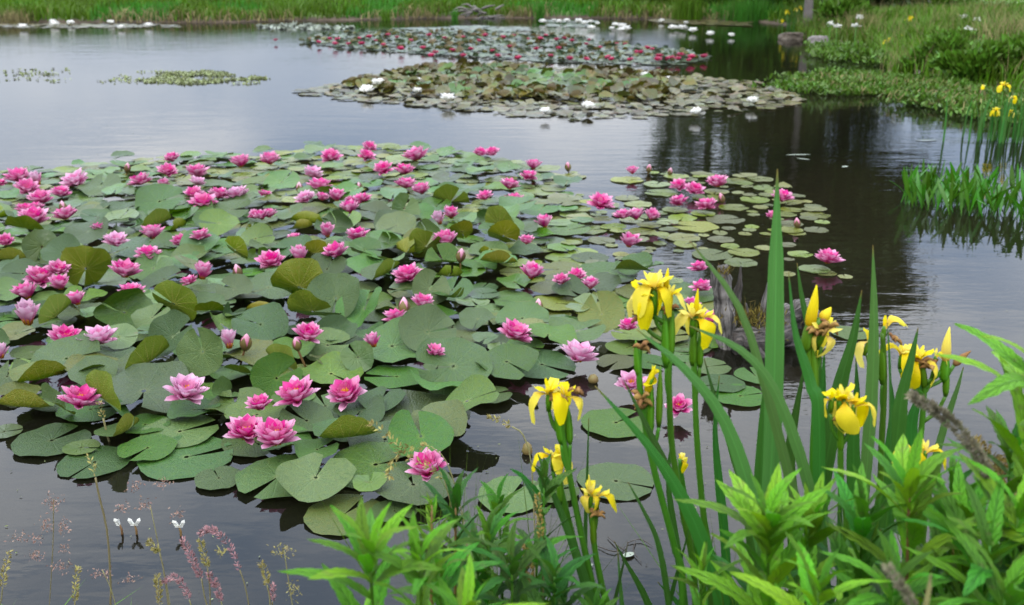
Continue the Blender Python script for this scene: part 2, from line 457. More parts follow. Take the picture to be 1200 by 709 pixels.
M['rock'] = simple("rock_grey", (0.36, 0.33, 0.31), (0.17, 0.15, 0.14), 6, 0.85, 0.0, 0.2, 0.02)
M['bark'] = simple("bark_grey", (0.30, 0.28, 0.26), (0.13, 0.115, 0.10), 9, 0.9, 0.0, 0.15, 0.02)
M['bark_dark'] = simple("bark_dark", (0.10, 0.085, 0.07), (0.045, 0.038, 0.03), 9, 0.9, 0.0, 0.15, 0.02)
M['crown'] = simple("tree_leaves", (0.075, 0.125, 0.030), (0.105, 0.155, 0.040), 0.8, 0.5, 0.2, 0.35)
M['crown_dark'] = simple("tree_leaves_dark", (0.055, 0.095, 0.026), (0.080, 0.120, 0.034), 0.8, 0.5, 0.2, 0.35)
M['grass'] = simple("bank_grass", (0.100, 0.200, 0.030), (0.145, 0.245, 0.040), 0.5, 0.55, 0.25, 0.4)
M['reed'] = simple("reed_green", (0.065, 0.200, 0.035), (0.100, 0.255, 0.050), 0.6, 0.5, 0.25, 0.35)
M['drygrass'] = simple("dry_grass", (0.36, 0.29, 0.17), (0.26, 0.24, 0.11), 0.7, 0.8, 0.2, 0.35)
M['bush'] = simple("bush_leaves", (0.095, 0.195, 0.036), (0.145, 0.255, 0.055), 3, 0.5, 0.25, 0.4)
M['waterplant'] = blade_material("water_plant_leaf", (0.075, 0.190, 0.030), (0.120, 0.250, 0.050), 0.35, 0.25, 8, 0.3)
M['mat'] = simple("floating_plant_mat", (0.080, 0.180, 0.034), (0.150, 0.220, 0.055), 3, 0.42, 0.2, 0.4)
M['weed'] = simple("floating_weed", (0.33, 0.36, 0.22), (0.22, 0.25, 0.08), 5, 0.4, 0.1, 0.4)
M['palebloom'] = simple("pale_bloom", (0.75, 0.75, 0.68), (0.68, 0.66, 0.6), 30, 0.6, 0.2, 0.1, k=0.6)
M['sunk'] = simple("sunken_leaf", (0.50, 0.52, 0.46), (0.30, 0.30, 0.25), 30, 0.6, 0.0, 0.15)

# ------------------------------------------------------------------ the pond, its bed and banks
rng = np.random.default_rng(11)

def shore_pts():
    L_ = []
    for x, y in ((-500, 33), (-150, 31), (0, 28), (120, 27), (240, 27), (400, 24), (560, 21), (700, 22), (800, 23), (880, 25),
                 (922, 30), (935, 44), (962, 53), (1005, 56), (1028, 66), (1040, 80), (1066, 93), (1110, 102), (1160, 108), (1215, 113)):
        p = at(x, y); L_.append((p.x, p.y))
    L_ += [(7.6, 10.0), (7.2, 7.5), (5.6, 5.6), (4.0, 3.6), (2.6, 2.2), (1.35, 1.55), (0.7, 1.38), (0.0, 1.40), (-0.9, 1.55),
           (-2.5, 1.6), (-6, 1.2), (-12, 3), (-18, 9), (-22, 18)]
    return np.array(L_)
SHORE = shore_pts()

def signed_dist(P):
    """distance to the shoreline, negative on the water side"""
    A = SHORE; B = np.roll(SHORE, -1, axis=0)
    best = np.full(len(P), 1e9); inside = np.zeros(len(P), dtype=bool)
    for a, b in zip(A, B):
        ab = b - a; ap = P - a
        t = np.clip((ap @ ab) / max(ab @ ab, 1e-9), 0, 1)
        dd = np.hypot(*(ap - t[:, None] * ab).T)
        best = np.minimum(best, dd)
        cond = (a[1] > P[:, 1]) != (b[1] > P[:, 1])
        xx = a[0] + (P[:, 1] - a[1]) * ab[0] / (ab[1] if abs(ab[1]) > 1e-9 else 1e-9)
        inside ^= cond & (P[:, 0] < xx)
    return np.where(inside, -best, best)

def ground_h(P, sd=None):
    sd = signed_dist(P) if sd is None else sd
    x, y = P[:, 0], P[:, 1]
    wob = 0.04 * np.sin(x * 1.7 + 0.6 * y) * np.sin(y * 1.3 - 0.4 * x) + 0.02 * np.sin(x * 4.1 + 1) * np.sin(y * 3.7)
    out = 0.17 * (1 - np.exp(-np.maximum(sd, 0) / 0.45)) + wob * np.clip(sd / 0.8, 0, 1)
    right = np.clip((x - 3.5) / 2.5, 0, 1) * np.clip((y - 7) / 3, 0, 1) * np.clip((26 - y) / 5, 0, 1)
    out = out + right * 0.30 * np.clip(sd / 2.5, 0, 1)
    out = out + 0.006 * np.maximum(np.hypot(x, y) - 45, 0) * np.clip(sd, 0, 1)
    far = np.clip((y - 24) / 3, 0, 1) * np.clip((12 - x) / 3, 0, 1)
    out = out + far * 0.26 * np.clip((sd - 0.8) / 5, 0, 1)
    dep = -np.minimum(0.75, 0.03 + 0.55 * np.maximum(-sd, 0))
    return np.where(sd > 0, out, dep)

def gh(x, y):
    return float(ground_h(np.array([[x, y]]))[0])

def ground_material():
    m, N, L = nodes_of("ground_grass_and_mud")
    geo = N.new("ShaderNodeNewGeometry"); s = N.new("ShaderNodeSeparateXYZ")
    L.new(geo.outputs["Position"], s.inputs[0])
    big = noise_n(N, L, 0.35, 5); fine = noise_n(N, L, 9.0, 6)
    g = mixc(N, L, big, (0.045, 0.100, 0.016), (0.072, 0.135, 0.024))
    g = mixc(N, L, math_n(N, L, 'MULTIPLY', fine, 0.55), g, (0.085, 0.10, 0.035))
    mud = mixc(N, L, fine, (0.030, 0.022, 0.014), (0.085, 0.062, 0.040))
    f = N.new("ShaderNodeMapRange"); L.new(math_n(N, L, 'MULTIPLY_ADD', fine, 0.08, s.outputs[2]), f.inputs["Value"])
    f.inputs["From Min"].default_value = 0.10; f.inputs["From Max"].default_value = 0.19
    c = mixc(N, L, f.outputs["Result"], mud, g)
    return finish(m, N, L, c, 0.9, 0, fine, 0.03, 0.2)

def axis_vals(lo, hi, c0, c1, step, grow=1.16):
    v = list(np.arange(c0, c1 + 1e-6, step))
    s = step; q = c1
    while q < hi: s *= grow; q += s; v.append(q)
    s = step; q = c0
    while q > lo: s *= grow; q -= s; v.insert(0, q)
    return np.array(v)

gx = axis_vals(-900, 900, -9, 11, 0.22, 1.13)
gy = axis_vals(-300, 1600, 0.4, 16, 0.22, 1.09)
GX, GY = np.meshgrid(gx, gy)
GP = np.stack([GX.ravel(), GY.ravel()], 1)
GZ = ground_h(GP)
gm = bpy.data.meshes.new("ground")
gm.from_pydata(np.column_stack([GP, GZ]).tolist(), [], grid_faces(len(gx), len(gy)))
gm.polygons.foreach_set("use_smooth", np.ones(len(gm.polygons), dtype=bool))
gm.materials.append(ground_material())
tag(link("ground", gm), kind='structure')

def water_material():
    m, N, L = nodes_of("pond_water")
    tc = N.new("ShaderNodeTexCoord")
    def wave(scale, sx, sy, rot, detail):
        mp = N.new("ShaderNodeMapping"); mp.inputs["Scale"].default_value = (sx, sy, 1)
        mp.inputs["Rotation"].default_value = (0, 0, math.radians(rot))
        n = N.new("ShaderNodeTexNoise"); n.inputs["Scale"].default_value = scale
        n.inputs["Detail"].default_value = detail; n.inputs["Distortion"].default_value = 0.3
        L.new(tc.outputs["Object"], mp.inputs["Vector"]); L.new(mp.outputs[0], n.inputs["Vector"])
        return n.outputs["Fac"]
    fine = wave(7.0, 0.55, 1.6, 12, 3)
    mid = wave(2.2, 0.5, 1.3, -20, 2)
    area = ramp_n(N, L, wave(0.16, 1, 0.8, 0, 2), [(0.40, (0.22, 0.22, 0.22)), (0.62, (1, 1, 1))])
    hgt = math_n(N, L, 'ADD', math_n(N, L, 'MULTIPLY', fine, 0.45), math_n(N, L, 'MULTIPLY', mid, 0.9))
    hgt = math_n(N, L, 'ADD', hgt, math_n(N, L, 'MULTIPLY', wave(19.0, 0.6, 1.5, 5, 2), 0.14))
    hgt = math_n(N, L, 'MULTIPLY', hgt, area)
    b = N.new("ShaderNodeBump"); b.inputs["Strength"].default_value = 1.0; b.inputs["Distance"].default_value = 0.0062
    L.new(hgt, b.inputs["Height"])
    fr = N.new("ShaderNodeFresnel"); fr.inputs["IOR"].default_value = 1.333; L.new(b.outputs[0], fr.inputs["Normal"])
    gl = N.new("ShaderNodeBsdfGlossy"); gl.inputs["Roughness"].default_value = 0.02; L.new(b.outputs[0], gl.inputs["Normal"])
    df = N.new("ShaderNodeBsdfDiffuse"); df.inputs["Color"].default_value = (0.005, 0.005, 0.003, 1)
    tr = N.new("ShaderNodeBsdfTransparent"); tr.inputs["Color"].default_value = (0.62, 0.60, 0.50, 1)
    body = N.new("ShaderNodeMixShader"); body.inputs[0].default_value = 0.42
    L.new(df.outputs[0], body.inputs[1]); L.new(tr.outputs[0], body.inputs[2])
    mx = N.new("ShaderNodeMixShader"); out = N.new("ShaderNodeOutputMaterial")
    L.new(fr.outputs[0], mx.inputs[0]); L.new(body.outputs[0], mx.inputs[1]); L.new(gl.outputs[0], mx.inputs[2])
    L.new(mx.outputs[0], out.inputs["Surface"])
    return m
wm = bpy.data.meshes.new("pond_water")
wx = np.linspace(-60, 40, 26); wy = np.linspace(0.2, 45, 20)
WX, WY = np.meshgrid(wx, wy)
wm.from_pydata(np.column_stack([WX.ravel(), WY.ravel(), np.zeros(WX.size)]).tolist(), [], grid_faces(26, 20))
wm.materials.append(water_material())
tag(link("pond_water", wm), kind='structure')

# ------------------------------------------------------------------ bulk foliage
def bulk_mesh(name, V, F, T, mat, UV=None):
    """V (n,3), F list of (k,3|4) arrays, T (n,) tint"""
    me = bpy.data.meshes.new(name)
    fs = []
    for f in F: fs.extend(f.tolist())
    me.from_pydata(V.tolist(), [], fs)
    me.materials.append(mat)
    a = me.attributes.new("tint", 'FLOAT', 'POINT'); a.data.foreach_set("value", T.astype(np.float32))
    if UV is not None:
        uvl = me.uv_layers.new(name="UVMap")
        idx = np.zeros(len(me.loops), dtype=np.int32); me.loops.foreach_get("vertex_index", idx)
        uvl.data.foreach_set("uv", UV.astype(np.float32)[idx].ravel())
    me.polygons.foreach_set("use_smooth", np.ones(len(me.polygons), dtype=bool))
    me.update()
    return me

def blades(base, h, w, lean, mat, name="grass", bend=0.5, tint=None, mid=0.55):
    """upright tapering blades: base (n,3), heights, widths, lean fraction"""
    n = len(base)
    az = rng.uniform(0, 2 * np.pi, n); tw = rng.uniform(0, 2 * np.pi, n)
    ld = np.stack([np.cos(az), np.sin(az), np.zeros(n)], 1)
    sd_ = np.stack([np.cos(tw), np.sin(tw), np.zeros(n)], 1) * (np.asarray(w) / 2).reshape(-1, 1) if np.ndim(w) else \
        np.stack([np.cos(tw), np.sin(tw), np.zeros(n)], 1) * (w / 2)
    h = np.broadcast_to(h, (n,)).reshape(-1, 1); lean = np.broadcast_to(lean, (n,)).reshape(-1, 1)
    up = np.array([0, 0, 1.0])
    m_ = base + up * h * mid + ld * h * lean * (1 - bend) * mid
    t_ = base + up * h * (1 - 0.25 * lean) + ld * h * lean
    V = np.concatenate([base - sd_, base + sd_, m_ - sd_ * 0.85, m_ + sd_ * 0.85, t_])
    i = np.arange(n)
    F = [np.stack([i, i + n, i + 3 * n, i + 2 * n], 1), np.stack([i + 2 * n, i + 3 * n, i + 4 * n], 1)]
    tn = rng.uniform(0, 1, n) if tint is None else tint
    UV = np.concatenate([np.tile(q, (n, 1)) for q in ((0.0, 0.0), (1.0, 0.0), (0.05, 0.6), (0.95, 0.6), (0.5, 1.0))])
    return bulk_mesh(name, V, F, np.tile(tn, 5), mat, UV)

def leaf_scatter(pos, dirs, ln, wd, mat, name="foliage", tint=None):
    """small folded leaves: 4 points, 2 triangles each"""
    n = len(pos)
    dirs = dirs / np.maximum(np.linalg.norm(dirs, axis=1, keepdims=True), 1e-6)
    rv = rng.normal(size=(n, 3)); s = np.cross(dirs, rv); s /= np.maximum(np.linalg.norm(s, axis=1, keepdims=True), 1e-6)
    nn = np.cross(s, dirs)
    ln = np.broadcast_to(ln, (n,)).reshape(-1, 1); wd = np.broadcast_to(wd, (n,)).reshape(-1, 1)
    a = pos; b = pos + dirs * ln * 0.5 + s * wd * 0.5 + nn * wd * 0.2; c = pos + dirs * ln; e = pos + dirs * ln * 0.5 - s * wd * 0.5 + nn * wd * 0.2
    V = np.concatenate([a, b, c, e]); i = np.arange(n)
    F = [np.stack([i, i + n, i + 2 * n], 1), np.stack([i, i + 2 * n, i + 3 * n], 1)]
    tn = rng.uniform(0, 1, n) if tint is None else tint
    UV = np.concatenate([np.tile(q, (n, 1)) for q in ((0.5, 0.0), (1.0, 0.5), (0.5, 1.0), (0.0, 0.5))])
    return bulk_mesh(name, V, F, np.tile(tn, 4), mat, UV)

def scatter_px(n, poly, z=0.0):
    """n ground points whose pixels fall inside a photo polygon"""
    P3 = np.array([at(x, y, z)[:2] for x, y in poly])
    lo, hi = P3.min(0), P3.max(0)
    out = []
    tot = 0
    while tot < n:
        q = rng.uniform(lo, hi, (n * 3, 2))
        ins = np.zeros(len(q), dtype=bool)
        for a, b in zip(P3, np.roll(P3, -1, axis=0)):
            c = (a[1] > q[:, 1]) != (b[1] > q[:, 1])
            xx = a[0] + (q[:, 1] - a[1]) * (b[0] - a[0]) / ((b[1] - a[1]) if abs(b[1] - a[1]) > 1e-9 else 1e-9)
            ins ^= c & (q[:, 0] < xx)
        q = q[ins]; out.append(q); tot += len(q)
    return np.concatenate(out)[:n]

def bank_points(n, x0, x1, y0, y1, d0, d1, power=1.0):
    out, tot = [], 0
    while tot < n:
        q = np.stack([rng.uniform(x0, x1, n * 4), rng.uniform(y0, y1, n * 4)], 1)
        s = signed_dist(q)
        k = (s > d0) & (s < d1) & (rng.uniform(0, 1, len(q)) < (1 - np.clip((s - d0) / (d1 - d0), 0, 1)) ** power + 0.02)
        out.append(q[k]); tot += int(k.sum())
    return np.concatenate(out)[:n]

def lift(P, dz=0.0):
    return np.column_stack([P, ground_h(P) + dz])

# far bank: tall grass in a band beyond the water
P = bank_points(34000, -26, 9.5, 24, 40, 0.10, 8.5, 0.9)
patch = np.array([mnoise.noise(Vector((x * 0.45, y * 0.45, 2.0))) for x, y in P])
hh = (0.32 + 0.22 * patch) * rng.uniform(0.55, 1.25, len(P))
tn_ = np.array([0.5 + 0.75 * mnoise.noise(Vector((x * 0.8, y * 0.5, 6.0))) for x, y in P]) + rng.normal(0, .12, len(P))
tn_ = np.clip(tn_, 0.02, 0.98)
car_gap = np.exp(-((P[:, 0] - 4.55) / 0.8) ** 2)
hh *= 1 - 0.5 * car_gap
k = patch > -0.12
tag(link("bank_grass", blades(lift(P[k]), hh[k], 0.035, rng.uniform(0.1, 0.6, k.sum()), M['grass'], tint=tn_[k])), kind='stuff')
tag(link("bank_reeds", blades(lift(P[~k]), hh[~k] * 1.15, 0.03, rng.uniform(0.05, 0.4, (~k).sum()), M['reed'])), kind='stuff')
P = bank_points(4200, -26, 9.5, 24, 34, 0.0, 1.0, 1.0)
P = P[np.array([mnoise.noise(Vector((x * 0.5, y * 0.5, 12.0))) for x, y in P]) > -0.05]
tag(link("dead_bank_grass", blades(lift(P), rng.uniform(0.08, 0.38, len(P)), 0.03, rng.uniform(0.3, 1.1, len(P)), M['drygrass'])), kind='stuff')

# right bank: rough grass with dry seed heads, meadow behind
P = bank_points(30000, 4.6, 16, 8.5, 24, -0.02, 7.0, 0.7)
patch = np.array([mnoise.noise(Vector((x * 0.6, y * 0.6, 7.0))) for x, y in P])
s_ = signed_dist(P)
hh = (0.27 + 0.16 * patch) * rng.uniform(0.5, 1.3, len(P)) * np.clip(1.15 - s_ * 0.13, 0.25, 1)
tag(link("meadow_grass", blades(lift(P), hh, 0.017, rng.uniform(0.15, 0.8, len(P)), M['grass'], tint=np.clip(0.5 + 0.8 * patch + rng.normal(0, .12, len(P)), .02, .98))), kind='stuff')
k = rng.uniform(0, 1, len(P)) < 0.13
tag(link("dry_meadow_grass", blades(lift(P[k]), hh[k] * 1.45, 0.008, rng.uniform(0.1, 0.5, k.sum()), M['drygrass'])), kind='stuff')
P = bank_points(24000, 8, 40, 16, 60, 4.0, 40, 0.3)
tag(link("lawn_grass", blades(lift(P), rng.uniform(0.06, 0.16, len(P)), 0.05, rng.uniform(0.2, 0.8, len(P)), M['grass'])), kind='stuff')
# near bank underfoot
P = bank_points(5000, -3, 3.2, 0.1, 2.2, 0.0, 1.6, 0.3)
tag(link("near_bank_grass", blades(lift(P), rng.uniform(0.08, 0.26, len(P)), 0.006, rng.uniform(0.2, 0.9, len(P)), M['grass'])), kind='stuff')

# low leafy mat of emergent plants along the right shore
def emergent(n, poly, hmin, hmax, w, name, mat, z=0.0):
    P = scatter_px(n, poly) + rng.normal(0, .10, (n, 2))
    cut = np.array([mnoise.noise(Vector((q[0] * 0.9, q[1] * 2.2, 8.0))) for q in P]) > -0.22
    P = P[cut]; n = len(P)
    b = np.column_stack([P, np.full(len(P), z)])
    dirs = np.stack([rng.normal(0, .6, n), rng.normal(0, .6, n), rng.uniform(.35, 1.2, n)], 1)
    lump = np.array([mnoise.noise(Vector((q[0] * 1.6, q[1] * 1.6, 3.0))) for q in P])
    st = b + np.column_stack([rng.normal(0, .02, n), rng.normal(0, .02, n), rng.uniform(0.004, hmax * 1.0, n) * np.clip(0.85 + 1.1 * lump, 0.1, 1.7)])
    return tag(link(name, leaf_scatter(st, dirs, rng.uniform(hmin, hmax, n), w, mat, name)), kind='stuff')
emergent(17000, [(925, 101), (960, 93), (1010, 92), (1045, 94), (1075, 97), (1110, 104), (1165, 112), (1215, 122), (1225, 150), (1170, 143), (1130, 136), (1090, 128), (1040, 119), (990, 114), (945, 111)],
         0.04, 0.085, 0.032, "marsh_plants", M['mat'])
emergent(5000, [(958, 60), (985, 57), (1010, 60), (1034, 68), (1045, 78), (1020, 76), (975, 72), (955, 67)], 0.05, 0.11, 0.045, "marsh_plants", M['mat'])
emergent(500, [(905, 97), (945, 97), (930, 104), (895, 103)], 0.03, 0.08, 0.04, "marsh_plants", M['mat'])
emergent(1500, [(925, 106), (960, 96), (1045, 97), (1110, 108), (1165, 116), (1215, 124), (1170, 144), (1090, 129), (990, 115)], 0.05, 0.10, 0.012, "dead_marsh_stems", M['drygrass'])
def floating(n, poly, sz, name, mat):
    P = scatter_px(n, poly)
    k = np.array([mnoise.noise(Vector((x * 2.2, y * 2.2, 4))) for x, y in P]) > -0.05
    P = P[k]; m_ = len(P)
    dirs = np.stack([rng.normal(0, 1, m_), rng.normal(0, 1, m_), rng.uniform(0, .22, m_)], 1)
    return tag(link(name, leaf_scatter(np.column_stack([P, rng.uniform(0.002, 0.012, m_)]), dirs, rng.uniform(sz * .5, sz, m_), sz * .5, mat, name)), kind='stuff')
floating(2600, [(160, 92), (205, 81), (260, 84), (318, 92), (300, 98), (215, 101), (170, 97)], 0.055, "floating_weed", M['weed'])
floating(260, [(110, 96), (150, 85), (200, 82), (200, 100), (140, 99)], 0.05, "floating_weed", M['weed'])
floating(300, [(-40, 90), (20, 82), (80, 80), (85, 98), (30, 93), (0, 96)], 0.055, "floating_weed", M['weed'])
floating(600, [(300, 30), (355, 28), (420, 33), (360, 36), (310, 34)], 0.16, "floating_weed", M['palepad'])

# specks of pollen, petals and dead leaf afloat on the open water
P = np.concatenate([scatter_px(120, [(0, 150), (400, 140), (700, 150), (1050, 200), (1200, 300), (1200, 420), (1000, 330), (900, 200), (600, 180), (0, 200)]),
                    scatter_px(70, [(0, 520), (120, 570), (400, 640), (560, 500), (720, 500), (860, 480), (900, 700), (0, 709)])])
tag(link("water_litter", leaf_scatter(np.column_stack([P, np.full(len(P), .003)]), np.column_stack([rng.normal(0, 1, (len(P), 2)), np.full(len(P), .02)]), rng.uniform(.003, .011, len(P)), .003, M['weed'], "water_litter")), kind='stuff')

# ------------------------------------------------------------------ water lilies: pads
def pad_mesh(kind, seed, mat, rings=5, seg=26):
    """unit-radius lily pad with its slit; kind sets how it lies"""
    r_ = random.Random(seed)
    rs = [0.05, 0.3, 0.58, 0.82, 0.95, 1.0] if rings >= 5 else [0.06, 0.6, 1.0]
    notch = r_.uniform(0.10, 0.32); p1, p2, p3 = (r_.uniform(0, 6.28) for _ in range(3))
    A2 = {'flat': 0.012, 'wave': 0.125, 'cup': 0.06, 'fold': 0.05}[kind] * r_.uniform(0.7, 1.3)
    bowl = {'flat': 0.0, 'wave': 0.08, 'cup': 0.05, 'fold': 0.05}[kind]
    vb = r_.uniform(0.22, 0.50); vx = r_.uniform(-0.15, 0.18)
    foldline = r_.uniform(-0.15, 0.3); foldang = r_.uniform(1.2, 2.3); fdir = r_.uniform(0, 6.28)
    vs, uvs = [], []
    for rr in rs:
        for k in range(seg):
            u = k / (seg - 1)
            th = notch / 2 + (2 * math.pi - notch) * u
            edge = 1 + 0.018 * math.sin(5 * th + p1) + 0.014 * math.sin(9 * th + p2) + (0.012 * math.sin(23 * th + p3) if rr > 0.9 else 0)
            rad = rr * edge
            if u < 0.04 or u > 0.96: rad *= 0.965
            x, y = rad * math.cos(th), rad * math.sin(th) * 0.96
            z = A2 * rr * rr * (math.cos(2 * th + p1) + 0.55 * math.cos(3 * th + p2)) + bowl * rr * rr
            z += 0.018 * rr ** 6 * (1 + math.sin(7 * th + p3)) + 0.02 * math.sin(4 * th + p2) * rr ** 3
            if kind == 'cup': z += vb * abs(y) ** 1.35 + vx * x * abs(x) + 0.05 * rr ** 3 * math.sin(6 * th + p1)
            if kind == 'wave': z += 0.035 * rr ** 4 * math.sin(6 * th + p2) + 0.10 * (vx + 0.1) * abs(y)
            if kind == 'fold':
                c, s = math.cos(fdir), math.sin(fdir)
                a, b = x * c + y * s, -x * s + y * c
                if a > foldline:                              # roll this side up and over
                    t = a - foldline; rad_c = 0.22
                    an = min(t / rad_c, foldang); rest = max(0, t - foldang * rad_c)
                    a2 = foldline + rad_c * math.sin(an) + rest * math.cos(foldang)
                    z += rad_c * (1 - math.cos(an)) + rest * math.sin(foldang)
                    a = a2
                x, y = a * c - b * s, a * s + b * c
            vs.append((x, y, z)); uvs.append((u, rr))
    mb = MB()
    mb.add(vs, [f[::-1] for f in grid_faces(seg, len(rs))], 0.0, uvs)
    return mb.mesh("lily_pad", mat)

PADM = {}
for knd, cnt in (('flat', 7), ('wave', 7), ('cup', 4), ('fold', 6)):
    PADM[knd] = [pad_mesh(knd, 100 + i * 7 + len(knd), M['pad']) for i in range(cnt)]
PADM['pale'] = [pad_mesh('flat', 300 + i, M['pad_pale']) for i in range(5)]
PADM['palewave'] = [pad_mesh('wave', 330 + i, M['pad_pale']) for i in range(3)]

def inside_px(x, y, poly):
    c = False
    for (x0, y0), (x1, y1) in zip(poly, poly[1:] + poly[:1]):
        if (y0 > y) != (y1 > y) and x < x0 + (y - y0) * (x1 - x0) / (y1 - y0): c = not c
    return c

